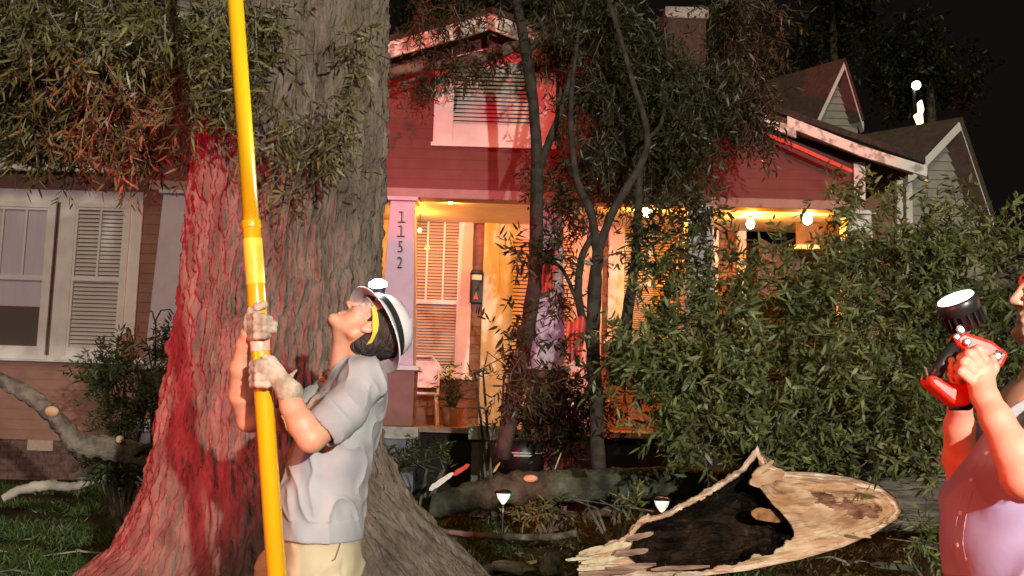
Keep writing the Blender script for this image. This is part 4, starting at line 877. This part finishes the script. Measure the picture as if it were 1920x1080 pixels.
# ================================================================== PEOPLE
def V3(p): return np.array(p, float)
def head_frame(u, fhint, roll=0):
    u = V3(u); u /= np.linalg.norm(u); f = V3(fhint); f -= (f@u)*u; f /= np.linalg.norm(f); s = np.cross(u, f)   # s: the person's left
    return f, s, u
def add_head(S, H, fr, k=.010):
    f, s, u = fr; H = V3(H); Rm = np.array([f, s, u]); L = lambda a, b_, c: H+f*a+s*b_+u*c
    S.ell(L(-.012, 0, .035), (.098, .076, .088), Rm, .01)
    S.ell(L(.028, 0, -.035), (.062, .060, .082), Rm, .02)
    S.cone(L(.078, .022, -.098), L(.078, -.022, -.098), .017, .017, .02)
    for q in (-1, 1):
        S.cone(L(.0, q*.054, -.062), L(.074, q*.018, -.100), .017, .015, .018)      # jaw
        S.cone(L(.0, q*.058, -.01), L(.0, q*.054, -.062), .016, .017, .02)
        S.ell(L(.066, q*.038, -.018), (.022, .022, .018), Rm, .018)                  # cheek
        S.cone(L(.082, q*.012, .032), L(.070, q*.046, .030), .011, .009, .012)       # brow
        S.ell(L(.094, q*.031, .010), (.016, .017, .011), Rm, .008, sub=True)         # socket
        S.ell(L(.072, q*.031, .008), (.0145, .0155, .0135), Rm, .004)                # lid
        S.ell(L(.100, q*.010, -.030), (.012, .008, .007), Rm, .005)                  # nostril wing
        S.ell(L(.101, q*.008, -.0375), (.005, .004, .004), Rm, .002, sub=True)
        S.ell(L(-.006, q*.078, -.006), (.019, .008, .031), Rm, .006)                 # ear
        S.ell(L(-.001, q*.086, .0), (.010, .006, .017), Rm, .004, sub=True)
        S.ell(L(-.002, q*.079, -.030), (.010, .007, .010), Rm, .006)
    S.cone(L(.086, 0, .018), L(.107, 0, -.022), .007, .0105, .008)                   # nose
    S.ell(L(.109, 0, -.027), (.011, .0095, .009), Rm, .006)
    S.cone(L(.084, -.017, -.058), L(.084, .017, -.058), .007, .007, .008); S.cone(L(.091, -.007, -.056), L(.091, .007, -.056), .0055, .0055, .006)
    S.cone(L(.088, -.012, -.071), L(.088, .012, -.071), .0065, .0065, .007)
    S.cone(L(.100, -.020, -.0635), L(.100, .020, -.0635), .0028, .0028, .003, sub=True)
    return L
def fingers(S, spec, k=.005):
    for pts in spec: S.chain(pts, k)

# ------------------------------------------------ the man with the pole
PY0 = 3.45
man = thing("person", (-.52, 3.7, 0), "man in grey t-shirt and white hard hat looking up, gripping the yellow pole", "person")
S = SDF((-1.12, 3.05, .86), (-.20, 4.15, 2.02), .0042)
fr1 = head_frame((.86, .26, .44), (-.46, .0, .89)); H1 = P(691, 617, 3.70); Lh1 = add_head(S, H1, fr1)
T = lambda x, y, Y: V3(P(x, y, Y))
S.cone(Lh1(-.035, 0, -.045), T(672, 712, 3.73), .054, .064, .02); S.cone(Lh1(.035, 0, -.085), T(645, 700, 3.72), .026, .052, .025)
# trunk (under the shirt), arms
S.chain([(T(665, 745, 3.73), .095), (T(625, 840, 3.72), .105), (T(602, 940, 3.72), .108), (T(602, 1000, 3.72), .11)], .03, .75)
S.chain([(T(668, 712, 3.60), .055), (T(680, 715, 3.55), .056), (T(640, 775, 3.45), .050), (T(583, 822, 3.36), .043)], .02)
S.chain([(T(583, 822, 3.36), .043), (T(566, 795, 3.365), .043), (T(548, 762, 3.38), .036), (T(534, 733, 3.39), .027), (T(520, 712, 3.40), .024)], .016)
S.chain([(T(640, 722, 3.88), .055), (T(560, 790, 3.80), .048), (T(466, 788, 3.66), .040)], .02)
S.chain([(T(466, 786, 3.66), .038), (T(452, 740, 3.60), .040), (T(450, 690, 3.54), .031), (T(458, 645, 3.50), .024), (T(465, 625, 3.47), .024)], .016)
body = link("body", S.mesh("body"), skin1, man); del S
# face details
for q in (-1, 1):
    b = MB(); b.ball(Lh1(.0745, q*.031, .009), .0135, 14); b.build("eye", mat("eye_white", (.7, .66, .62), .2) if "eye_white" not in MATS else MATS["eye_white"], man, True)
    b = MB(); b.ball(Lh1(.0845, q*.031, .010), (.0052,)*3, 10); b.build("iris", hairm, man, True)
    b = MB(); b.tube([Lh1(.095, q*.012, .031), Lh1(.093, q*.028, .036), Lh1(.078, q*.047, .031)], [.003, .004, .002], 6); b.build("eyebrow", hairm, man, True)
S = SDF(V3(H1)-.19, V3(H1)+.19, .0042); f, s, u = fr1; Rm = np.array([f, s, u])
S.ell(Lh1(-.022, 0, .040), (.098, .082, .090), Rm, .01); S.ell(Lh1(-.045, 0, -.035), (.055, .072, .062), Rm, .02)
for q in (-1, 1): S.cone(Lh1(.03, q*.070, .035), Lh1(.018, q*.074, -.002), .012, .006, .01)
S.ell(Lh1(.075, 0, -.015), (.070, .11, .075), Rm, .01, sub=True)
for q in (-1, 1): S.ell(Lh1(-.006, q*.09, -.008), (.024, .03, .034), Rm, .006, sub=True)
link("hair", S.mesh("hair"), hairm, man); del S
# t-shirt
S = SDF((-1.05, 3.15, .98), (-.22, 4.12, 1.86), .0045)
S.chain([(T(664, 742, 3.73), .115), (T(640, 800, 3.73), .125), (T(618, 870, 3.73), .130), (T(603, 940, 3.73), .138), (T(600, 1000, 3.73), .141), (T(600, 1060, 3.73), .143)], .03, .72)
S.chain([(T(668, 712, 3.62), .075), (T(684, 712, 3.56), .073), (T(648, 768, 3.46), .069), (T(618, 795, 3.41), .073)], .03)
S.chain([(T(655, 715, 3.84), .07), (T(625, 735, 3.86), .068), (T(575, 775, 3.82), .068)], .03)
S.cone(T(690, 695, 3.68), T(690, 695, 3.80), .045, .045, .04)
S.cone(T(660, 700, 3.65), T(655, 700, 3.80), .05, .05, .03)
# open sleeve ends, hem, neck
S.cone(T(602, 808, 3.395), T(558, 848, 3.35), .058, .108, .002, sub=True)
S.cone(T(570, 778, 3.82), T(545, 792, 3.80), .060, .06, .002, sub=True)
S.cone(T(640, 655, 3.715), T(652, 690, 3.72), .068, .060, .003, sub=True)
S.plane_cut(T(600, 1006, 3.73), T(597, 1040, 3.73)-T(600, 1000, 3.73))
def wrinkle(me, amp, sc, zk=.45, tilt=.5, keep=None):
    co = np.empty(len(me.vertices)*3); me.vertices.foreach_get('co', co); co = co.reshape(-1, 3); no = np.array([v.normal for v in me.vertices])
    for i in range(len(co)):
        x_, y_, z_ = co[i]; q = Vector(((x_+tilt*z_)*sc, y_*sc*.7, (z_-tilt*x_*.6)*sc*zk)); w = q+Vector((0, 0, 1))*noise.noise(q*.8)*.8
        a_ = 1-abs(noise.noise(w))*2.2; c_ = noise.noise(q*2.3+Vector((9, 0, 0)))
        co[i] += no[i]*amp*((max(0, a_)**3-.28)+.30*c_)*(1 if keep is None else keep(x_, y_, z_))
    me.vertices.foreach_set('co', co.ravel()); me.update()
tm = S.mesh("t_shirt"); wrinkle(tm, .012, 10.5, keep=lambda x_, y_, z_: .35 if z_ < 1.13 or (y_ < 3.46) else 1); tee = link("t_shirt", tm, shirt1, man); del S
em = T(607, 708, 3.5)
b = MB()
# small round chest emblem, orange over brown
c = T(606, 708, 3.62); n_ = (T(560, 690, 3.40)-c); n_ /= np.linalg.norm(n_)
dg = bpy.context.evaluated_depsgraph_get(); dg.update()
ok, loc, nor, _ = tee.ray_cast(Vector(P(607, 709, 3.0)), (Vector(P(607, 709, 4))-Vector(P(607, 709, 3.0))).normalized())
if ok:
    loc = Vector(loc); nor = Vector(nor)
    k = MB(); k.lathe(loc-nor*.002, nor, [(0, .024), (.004, .023)], 18); e_ = k.build("chest_emblem", mat("emblem_brown", (.16, .06, .035), .8, col2=(.5, .2, .06), nscale=60, contrast=(.45, .55)), man)
# khaki trousers
S = SDF((-1.35, 3.25, .02), (-.18, 4.25, 1.16), .0075)
S.chain([(T(601, 1004, 3.73), .135), (T(603, 1060, 3.73), .142)], .03, .75)
S.chain([(T(606, 1060, 3.64), .105), (Vector((-.60, 3.66, .55)), .078), (Vector((-.56, 3.68, .10)), .062)], .03)
S.chain([(T(575, 1055, 3.84), .10), (Vector((-.92, 3.90, .55)), .078), (Vector((-1.08, 3.92, .10)), .062)], .03)
S.cone(T(520, 1060, 3.80), Vector((-.86, 3.88, .7)), .07, .07, .04)
S.cone(T(655, 1030, 3.56), T(640, 1070, 3.56), .005, .012, .02, sub=True); S.cone(T(560, 1040, 3.6), T(590, 1065, 3.56), .006, .006, .02, sub=True)
S.plane_cut(T(600, 1001, 3.73), T(600, 960, 3.73)-T(600, 1000, 3.73)); S.plane_cut((0, 0, .085), (0, 0, -1))
tm = S.mesh("trousers"); wrinkle(tm, .009, 8, .7, -.6); trs = link("trousers", tm, pantm, man); del S
def on(o, px, py, Y0=2.5):
    a_ = Vector(P(px, py, Y0)); d_ = (Vector(P(px, py, 5))-a_).normalized(); ok, l_, n2, _ = o.ray_cast(a_, d_); return (Vector(l_), Vector(n2)) if ok else (None, None)
pk = [on(trs, x_, y_)[0] for x_, y_ in ((640, 1012), (634, 1030), (628, 1048), (622, 1052))]
if all(pk): k = MB(); k.tube([q+Vector((0, -.001, 0)) for q in pk], .0028, 6); k.build("pocket_seam", mat("seam", (.16, .10, .06), .9), man)
for x_, y_ in ((-.56, 3.68), (-1.08, 3.92)):
    k = MB(); k.ball((x_-.05, y_, .055), (.14, .05, .055), 18); k.build("shoe", mat("boot", (.06, .04, .03), .7), man, True)
# gloves
S = SDF(T(420, 690, 3.25)+V3((0, 0, -.12)), T(560, 540, 3.70)+V3((.12, 0, .05)), .003)
def pole_x(py): return 440+80*py/1080+ (9 if py > 300 else 0)
# far (upper) hand: fingers wrapped over the front of the pole, thumb above
S.chain([(T(446, 656, 3.52), .036), (T(460, 625, 3.49), .031), (T(468, 606, 3.475), .033)], .012); S.ell(T(470, 612, 3.465), (.024, .028, .040), None, .012)
S.cone(T(441, 662, 3.525), T(450, 640, 3.51), .041, .034, .008)
for (y0, y1, xe, r_) in ((592, 599, 506, .0125), (605, 608, 514, .013), (618, 619, 513, .0125), (630, 629, 503, .0115)):
    S.chain([(T(472, y0+4, 3.44), r_+.003), (T(481, y0, 3.402), r_+.001), (T(496, (y0+y1)/2, 3.393), r_), (T(xe, y1, 3.412), r_-.001)], .0035)
S.chain([(T(466, 598, 3.47), .016), (T(473, 582, 3.44), .0145), (T(484, 575, 3.42), .014), (T(496, 571, 3.41), .0115)], .006)
# near (lower) hand: back of the hand to the camera, fingers curled round the left of the pole
S.ell(T(507, 700, 3.385), (.046, .024, .038), None, .012); S.cone(T(518, 706, 3.39), T(538, 728, 3.385), .031, .033, .014)
S.cone(T(534, 724, 3.385), T(543, 735, 3.382), .036, .042, .006)
S.cone(T(536, 715, 3.39), T(556, 694, 3.40), .010, .004, .008)
for (y0, r_) in ((681, .0125), (694, .0132), (708, .013), (720, .0118)):
    S.chain([(T(500, y0+1, 3.375), r_+.002), (T(484, y0, 3.378), r_+.001), (T(474, y0+2, 3.41), r_), (T(474, y0+4, 3.448), r_-.001), (T(486, y0+5, 3.478), r_-.002)], .0035)
S.chain([(T(520, 690, 3.39), .016), (T(510, 676, 3.385), .0145), (T(498, 670, 3.392), .0125)], .006)
link("gloves", S.mesh("gloves"), glovem, man); del S
# ------------------------------------------------ hard hat (worn: part of the man), lamp, glasses
hat = thing("hard_hat", tuple(Lh1(0, 0, .08)), "white full-brim hard hat worn by the man at the pole", "hard hat")
hat['label'] = "white full-brim hard hat with black strap and lit lamp on the man's head"
def hatmesh():
    f, s, u = [Vector(a_) for a_ in fr1]; an = math.radians(20); s, u = s*math.cos(an)+u*math.sin(an), u*math.cos(an)-s*math.sin(an); O = Vector(Lh1(-.012, 0, .030)); n = 64
    rows = [(.000, .112), (.030, .111), (.060, .106), (.082, .095), (.099, .075), (.109, .050), (.113, .026), (.115, .010), (.121, .004), (.134, -.003), (.147, -.009), (.151, -.012),
            (.149, -.016), (.134, -.008), (.120, -.001), (.111, .010), (.106, .03), (.098, .06), (.08, .085), (.04, .104), (0, .106)]
    V = []; F = []
    for r, h in rows:
        for k in range(n):
            c_, s_ = math.cos(2*PI*k/n), math.sin(2*PI*k/n)
            V.append(O+f*(c_*r*1.07)+s*(s_*r*.90)+u*(h-.004*s_*s_*max(0, (r-.12)/.03)))
    for i in range(len(rows)-1):
        for k in range(n): k2 = (k+1) % n; F.append((i*n+k, i*n+k2, (i+1)*n+k2, (i+1)*n+k))
    m1 = MB(); m1.V = V; m1.F = F[:n*12]; m1.build("shell", hatm, hat, True); m2 = MB(); m2.V = V; m2.F = F[n*12:]; m2.build("brim_underside", hatin, hat, True)
    m3 = MB(); m3.tube([O+f*(math.cos(t)*.108)+u*(math.sin(t)*.113+.0) for t in np.linspace(.35, PI-.35, 20)], .008, 8); m3.build("ridge", hatm, hat, True)
    st = MB(); V = []; F = []
    for k in range(n):
        c_, s_ = math.cos(2*PI*k/n), math.sin(2*PI*k/n)
        for r, h in ((.1175, .010), (.1165, .026), (.1155, .034)): V.append(O+f*(c_*r*1.07)+s*(s_*r*.905)+u*(h+.006*c_))
    for k in range(n):
        k2 = (k+1) % n
        for q in (0, 1): F.append((k*3+q, k2*3+q, k2*3+q+1, k*3+q+1))
    st.V = V; st.F = F; st.build("strap", blackp, hat, True)
    # headlamp
    c = O+f*.138+u*.062; lp = MB(); ax = (f*.85+u*.1+s*.55).normalized(); lp.lathe(c-f*.02, ax, [(0, .018), (.004, .024), (.022, .028), (.028, .029)], 20); hb = lp.build("headlamp", blackp, hat, True)
    lp = MB(); lp.lathe(c-f*.02+ax*.0285, ax, [(0, .033), (.010, .031), (.020, .016)], 20); lp.build("lens", lampm, hb, True)
    lp = MB(); lp.bar(c-f*.035-u*.005, c-f*.005, .03, .04, u); lp.build("bracket", blackp, hb)
    light("headlamp_beam", 'SPOT', c+ax*.04, (.85, 1, 1), 40, c+ax*.04+f*1.0-Vector((.3, 0, 0)), .02, 80, .6)
    light("headlamp_spill", 'POINT', c+ax*.05, (.85, .98, 1), 5.0, None, .02)
    # yellow temple arm of the safety glasses, lens
    for q in (1, -1):
        g2 = MB(); Q = lambda a_, b_, c_: Vector(Lh1(a_, b_*q, c_))
        path = [((.055, .080, .034), .007), ((.025, .088, .026), .010), ((-.002, .093, .014), .013), ((-.028, .091, .002), .011), ((-.044, .088, -.014), .009), ((-.058, .083, -.034), .012)]
        V = []; F = []
        for (p, w) in path: p_ = Q(*p); V += [p_+u*w, p_-u*w, p_-u*w-s*q*.004, p_+u*w-s*q*.004]
        for i in range(len(path)-1):
            for k in range(4): k2 = (k+1) % 4; F.append((i*4+k, i*4+k2, i*4+4+k2, i*4+4+k))
        g2.V = V; g2.F = F; g2.build("temple_arm", mat("lime_plastic", (.66, .50, .07), .35) if "lime_plastic" not in MATS else MATS["lime_plastic"], gl)
    g2 = MB(); V = []; F = []; m = 24
    for i in range(m+1):
        t = -1.25+2.5*i/m
        for c_, dr in ((.036, .004), (-.002, .010), (-.020, .004)): V.append(Vector(Lh1(.012+(.090+dr)*math.cos(t), (.080+dr)*math.sin(t), c_)))
    for i in range(m):
        for q in (0, 1): F.append((i*3+q, i*3+q+1, i*3+4+q, i*3+3+q))
    g2.V = V; g2.F = F
    lm = mat("clear_lens", (.80, .66, .66), .1); lm.node_tree.nodes["Principled BSDF"].inputs["Alpha"].default_value = .22
    g2.build("lens", lm, gl, True)
    g2 = MB(); g2.tube([Vector(Lh1(.012+.093*math.cos(t), .083*math.sin(t), .037)) for t in np.linspace(-1.25, 1.25, 20)], .003, 6); g2.build("brow_bar", hatin, gl)
gl = thing("safety_glasses", tuple(Lh1(.09, 0, .01)), "clear safety glasses with wide yellow arm on the looking-up man", "safety glasses")
hatmesh()
# ------------------------------------------------ the yellow pole
def PP(py, x): return P(x, py, PY0)
a0 = P(441, 0, PY0); a1 = P(519, 1080, PY0); dirp = (a1-a0).normalized()
def at(t): return a0+(a1-a0)*t
pole = thing("pole", (a1.x, PY0, .0), "long yellow fibreglass telescopic pole held upright in front of the oak", "pole")
tb = (a0.z-.01)/(a0.z-a1.z)
b = MB(); b.lathe(at(-1.6), dirp, [(0, .0255), ((a1-a0).length*(1.6+.42), .0268)], 32); b.build("upper_section", yellow, pole, True)
L_ = (a1-a0).length
b = MB(); b.lathe(at(.40), dirp, [(0, .0285), (.002, .0300), (L_*.14, .0305), (L_*(tb-.40), .0315)], 32); b.build("lower_section", yellow, pole, True)
for t0, t1, r, m_ in ((.398, .412, .0325, yellow), (.43, .51, .0312, yband), (.585, .60, .034, yellow), (.60, .625, .0318, mat("pole_label", (.75, .62, .62), .4, col2=(.8, .35, .25), nscale=18))):
    b = MB(); b.lathe(at(t0), dirp, [(0, r-.001), (.003, r), (L_*(t1-t0)-.003, r), (L_*(t1-t0), r-.001)], 32); b.build("collar", m_, pole, True)

# ------------------------------------------------ the man with the torch, at the right edge
m2 = thing("person", (1.25, 2.6, 0), "man in lavender shirt at the right edge raising a red lantern with both hands", "person")
h2 = .0038
S = SDF((.80, 2.12, .95), (1.62, 2.98, 2.02), h2)
fr2 = head_frame((.10, 0, .99), (-.98, 0, .14)); H2 = P(1986, 556, 2.55); Lh2 = add_head(S, H2, fr2)
S.cone(Lh2(-.02, 0, -.05), T(1975, 745, 2.56), .056, .066, .02); S.cone(Lh2(.03, 0, -.09), T(1965, 700, 2.56), .03, .055, .03)
S.chain([(T(1960, 800, 2.56), .12), (T(1940, 880, 2.56), .13), (T(1930, 1000, 2.56), .15)], .03, .8)
# near arm
S.chain([(T(2000, 790, 2.38), .062), (T(1960, 850, 2.31), .056), (T(1922, 893, 2.27), .048)], .02)
S.chain([(T(1922, 893, 2.27), .047), (T(1900, 845, 2.29), .042), (T(1868, 785, 2.32), .033), (T(1846, 742, 2.35), .0275), (T(1840, 726, 2.36), .026)], .014)
# far arm
S.chain([(T(1990, 800, 2.75), .062), (T(1880, 880, 2.72), .055), (T(1812, 912, 2.66), .044)], .02)
S.chain([(T(1812, 912, 2.66), .043), (T(1799, 860, 2.62), .038), (T(1799, 800, 2.57), .034), (T(1800, 755, 2.52), .026), (T(1800, 735, 2.50), .025)], .014)
# near hand: back of hand, fingers bent over the grip
S.ell(T(1838, 700, 2.365), (.032, .019, .042), None, .010)
S.ell(T(1842, 722, 2.365), (.028, .022, .03), None, .010)
for (x0, y0, x1, y1, x2, y2, r_) in ((1846, 668, 1834, 655, 1816, 660, .0098), (1832, 676, 1818, 664, 1802, 671, .0102), (1824, 688, 1808, 680, 1797, 688, .0100), (1820, 704, 1803, 698, 1796, 706, .0090)):
    S.chain([(T(x0, y0+8, 2.355), r_+.0025), (T(x1, y1, 2.350), r_+.0012), (T(x2, y2, 2.375), r_), (T(x2+3, y2+9, 2.402), r_-.001), (T(x2+12, y2+12, 2.416), r_-.002)], .003)
S.chain([(T(1852, 712, 2.375), .014), (T(1862, 690, 2.385), .0125), (T(1860, 672, 2.40), .010)], .006)
# far hand: fingers seen beyond the grip
S.ell(T(1808, 712, 2.485), (.026, .019, .040), None, .010)
for (y0, r_) in ((668, .0098), (682, .0102), (696, .0098), (710, .0088)):
    S.chain([(T(1806, y0+6, 2.475), r_+.002), (T(1792, y0, 2.462), r_+.001), (T(1781, y0+4, 2.44), r_), (T(1784, y0+8, 2.415), r_-.001)], .003)
S.chain([(T(1815, 700, 2.48), .013), (T(1828, 680, 2.465), .011), (T(1836, 668, 2.45), .009)], .006)
link("body", S.mesh("body"), skin2, m2); del S
for q in (-1, 1):
    b = MB(); b.ball(Lh2(.0745, q*.031, .009), .0135, 14); b.build("eye", MATS["eye_white"], m2, True); b = MB(); b.ball(Lh2(.0845, q*.031, .010), (.0052,)*3, 10); b.build("iris", hairm, m2, True)
    b = MB(); b.tube([Lh2(.095, q*.012, .031), Lh2(.093, q*.028, .036), Lh2(.078, q*.047, .031)], [.003, .004, .002], 6); b.build("eyebrow", hairm, m2, True)
S = SDF(V3(H2)-.19, V3(H2)+.19, .0045); f, s, u = fr2; Rm = np.array([f, s, u])
S.ell(Lh2(-.020, 0, .044), (.102, .082, .090), Rm, .01); S.ell(Lh2(-.050, 0, -.03), (.05, .068, .055), Rm, .02); S.ell(Lh2(.085, 0, -.02), (.075, .11, .085), Rm, .01, sub=True)
for q in (-1, 1): S.ell(Lh2(-.004, q*.09, -.008), (.024, .03, .034), Rm, .006, sub=True)
link("hair", S.mesh("hair"), mat("grey_hair", (.10, .09, .08), .7, col2=(.25, .23, .21), nscale=60, bump=.1, bscale=90), m2); del S
# shirt
S = SDF((.84, 2.05, 1.02), (1.75, 3.05, 1.78), .0045)
S.chain([(T(1972, 795, 2.56), .125), (T(1945, 870, 2.56), .140), (T(1921, 950, 2.56), .163), (T(1914, 1010, 2.56), .170), (T(1922, 1085, 2.56), .165)], .03, .82)
S.chain([(T(2005, 785, 2.42), .080), (T(1978, 835, 2.345), .078), (T(1955, 862, 2.31), .078)], .03)
S.chain([(T(1995, 790, 2.74), .080), (T(1935, 840, 2.75), .078), (T(1870, 872, 2.73), .074)], .03)
S.cone(T(1985, 765, 2.48), T(1985, 765, 2.64), .06, .06, .04)
S.cone(T(1952, 866, 2.305), T(1930, 892, 2.27), .070, .066, .002, sub=True); S.cone(T(1866, 875, 2.73), T(1838, 892, 2.70), .065, .062, .002, sub=True)
S.cone(T(1962, 715, 2.56), T(1968, 742, 2.56), .075, .064, .003, sub=True)
S.plane_cut(T(1900, 1073, 2.56), (.08, 0, -1))
tm = S.mesh("shirt"); wrinkle(tm, .014, 6.5, .5, -.7); sh = link("shirt", tm, shirt2, m2); del S
for x_, y_ in ((1816, 900), (1796, 962), (1790, 1022), (1845, 850)):
    l_, n2 = on(sh, x_+5, y_, 1.6)
    if l_ is not None: k = MB(); k.lathe(l_-n2*.001, n2, [(0, .0055), (.003, .005)], 12); k.build("button", mat("button_pink", (.75, .6, .62), .3) if "button_pink" not in MATS else MATS["button_pink"], m2)
for dx in (0, 16):
    pk = [on(sh, x_+dx, y_, 1.6)[0] for x_, y_ in ((1840, 852), (1824, 885), (1808, 920), (1799, 950), (1793, 985), (1790, 1018), (1796, 1050))]
    pk = [q for q in pk if q is not None]
    if len(pk) > 3: k = MB(); k.tube([q+Vector((0, .001, 0)) for q in pk], .0018, 5); k.build("placket_seam", mat("seam_lilac", (.36, .30, .42), .95, spec=.1) if "seam_lilac" not in MATS else MATS["seam_lilac"], m2)
k = MB(); k.add([P(1893, 765, 2.42), P(1925, 745, 2.44), P(1955, 770, 2.42), P(1930, 800, 2.38), P(1895, 785, 2.40), P(1893, 765, 2.435), P(1925, 745, 2.455), P(1955, 770, 2.435), P(1930, 800, 2.395), P(1895, 785, 2.415)],
                [(0, 1, 2, 3, 4), (9, 8, 7, 6, 5)]+[(i, (i+1) % 5, (i+1) % 5+5, i+5) for i in range(5)]); k.build("collar", mat("collar_grey", (.30, .28, .30), .8, col2=(.4, .37, .4), nscale=30), m2, bevel=.004)
S = SDF((.90, 2.28, .02), (1.62, 2.92, 1.16), .009)
S.chain([(T(1925, 1072, 2.58), .152), (T(1925, 1130, 2.58), .15)], .03, .85); S.chain([(Vector((1.27, 2.48, .95)), .10), (Vector((1.22, 2.48, .5)), .08), (Vector((1.25, 2.48, .1)), .065)], .03); S.chain([(Vector((1.30, 2.68, .95)), .10), (Vector((1.32, 2.7, .5)), .08), (Vector((1.36, 2.7, .1)), .065)], .03)
S.plane_cut(T(1900, 1076, 2.58), (-.08, 0, 1)); S.plane_cut((0, 0, .085), (0, 0, -1)); link("trousers", S.mesh("trousers"), mat("dark_trousers", (.10, .09, .10), .9), m2); del S
for x_, y_ in ((1.25, 2.48), (1.36, 2.7)): k = MB(); k.ball((x_-.05, y_, .055), (.14, .05, .055), 18); k.build("shoe", MATS["boot"], m2, True)
# torch / lantern
TY = 2.43
tor = thing("handheld_lantern", P(1805, 680, TY), "red handheld work lantern with black ribbed lamp head held by the man at right", "lantern")
def slab(poly, y0, y1, m_, nm, bev=.006, par=None):
    c0 = [P(x_, y_, TY) for x_, y_ in poly]; n_ = len(c0); mb = MB()
    mb.add([q+Vector((0, y0, 0)) for q in c0]+[q+Vector((0, y1, 0)) for q in c0], [tuple(range(n_)), tuple(range(2*n_-1, n_-1, -1))]+[(i, i+n_, (i+1) % n_+n_, (i+1) % n_) for i in range(n_)])
    return mb.build(nm, m_, par or tor, bevel=bev)
slab([(1784, 634), (1797, 622), (1852, 640), (1884, 664), (1872, 690), (1850, 694), (1832, 672), (1808, 660), (1786, 648)], -.026, .026, redp, "housing", .009)
slab([(1858, 655), (1872, 662), (1858, 690), (1846, 682)], -.028, .028, blackp, "housing_band", .004)
slab([(1732, 704), (1748, 706), (1776, 722), (1796, 718), (1806, 700), (1822, 700), (1818, 745), (1808, 762), (1785, 764), (1734, 722)], -.032, .032, redp, "base", .009)
slab([(1784, 762), (1808, 764), (1822, 748), (1826, 756), (1812, 770), (1786, 770)], -.024, .024, blackp, "foot_pad", .004)
slab([(1812, 660), (1832, 672), (1826, 702), (1808, 704)], -.017, .017, blackp, "grip", .006)
b = MB(); b.lathe(P(1796, 641, TY), P(1741, 718, TY)-P(1796, 641, TY), [(0, .0155), ((P(1741, 718, TY)-P(1796, 641, TY)).length, .0155)], 22); b.build("handle_tube", blackp, tor, True)
for x_, y_, r in ((1793, 632, .008), (1813, 641, .009), (1801, 618, .011), (1870, 668, .01)): b = MB(); b.lathe(P(x_, y_, TY-.03), (0, -1, 0), [(0, r), (.004, r), (.006, r*.6)], 14); b.build("screw", mat("chrome", (.35, .33, .33), .35, metal=.7) if "chrome" not in MATS else MATS["chrome"], tor)
b = MB(); b.tube([P(1739, 704, TY-.034), P(1736, 692, TY-.036), P(1733, 688, TY-.036)], .002, 6); b.build("clip", MATS["chrome"], tor)
slab([(1832, 652), (1845, 658), (1840, 668), (1828, 662)], -.03, -.024, mat("badge_grey", (.25, .2, .2), .5), "badge", .001)
# lamp head: axis pointing up and left, slightly towards the oak
ax = Vector((-.46, -.22, .86)).normalized(); base = P(1812, 607, TY)
b = MB(); b.lathe(base, ax, [(-.012, .020), (.0, .027), (.006, .036), (.030, .040), (.032, .045), (.060, .047), (.064, .043)], 36); hd = b.build("lamp_head", blackp, tor, True)
for k_ in range(18):
    t_ = 2*PI*k_/18; a_ = ax.orthogonal().normalized(); c_ = ax.cross(a_); r_ = a_*math.cos(t_)+c_*math.sin(t_); q_ = base+r_*.041
    b = MB(); b.bar(q_-ax*.004, q_+ax*.032, .003, .010, r_); b.build("cooling_fin", blackp, hd)
b = MB(); b.lathe(base+ax*.0642, ax, [(0, .0415), (.003, .040)], 36); b.build("lens", lampm2, hd, True)
b = MB(); b.tube([P(1806, 625, TY), P(1812, 610, TY)], .013, 14); b.build("swivel", MATS["chrome"], tor, True)
light("lantern_beam", 'SPOT', base+ax*.075, (.75, 1, .9), 12, base+ax*2, .04, 70, .6)
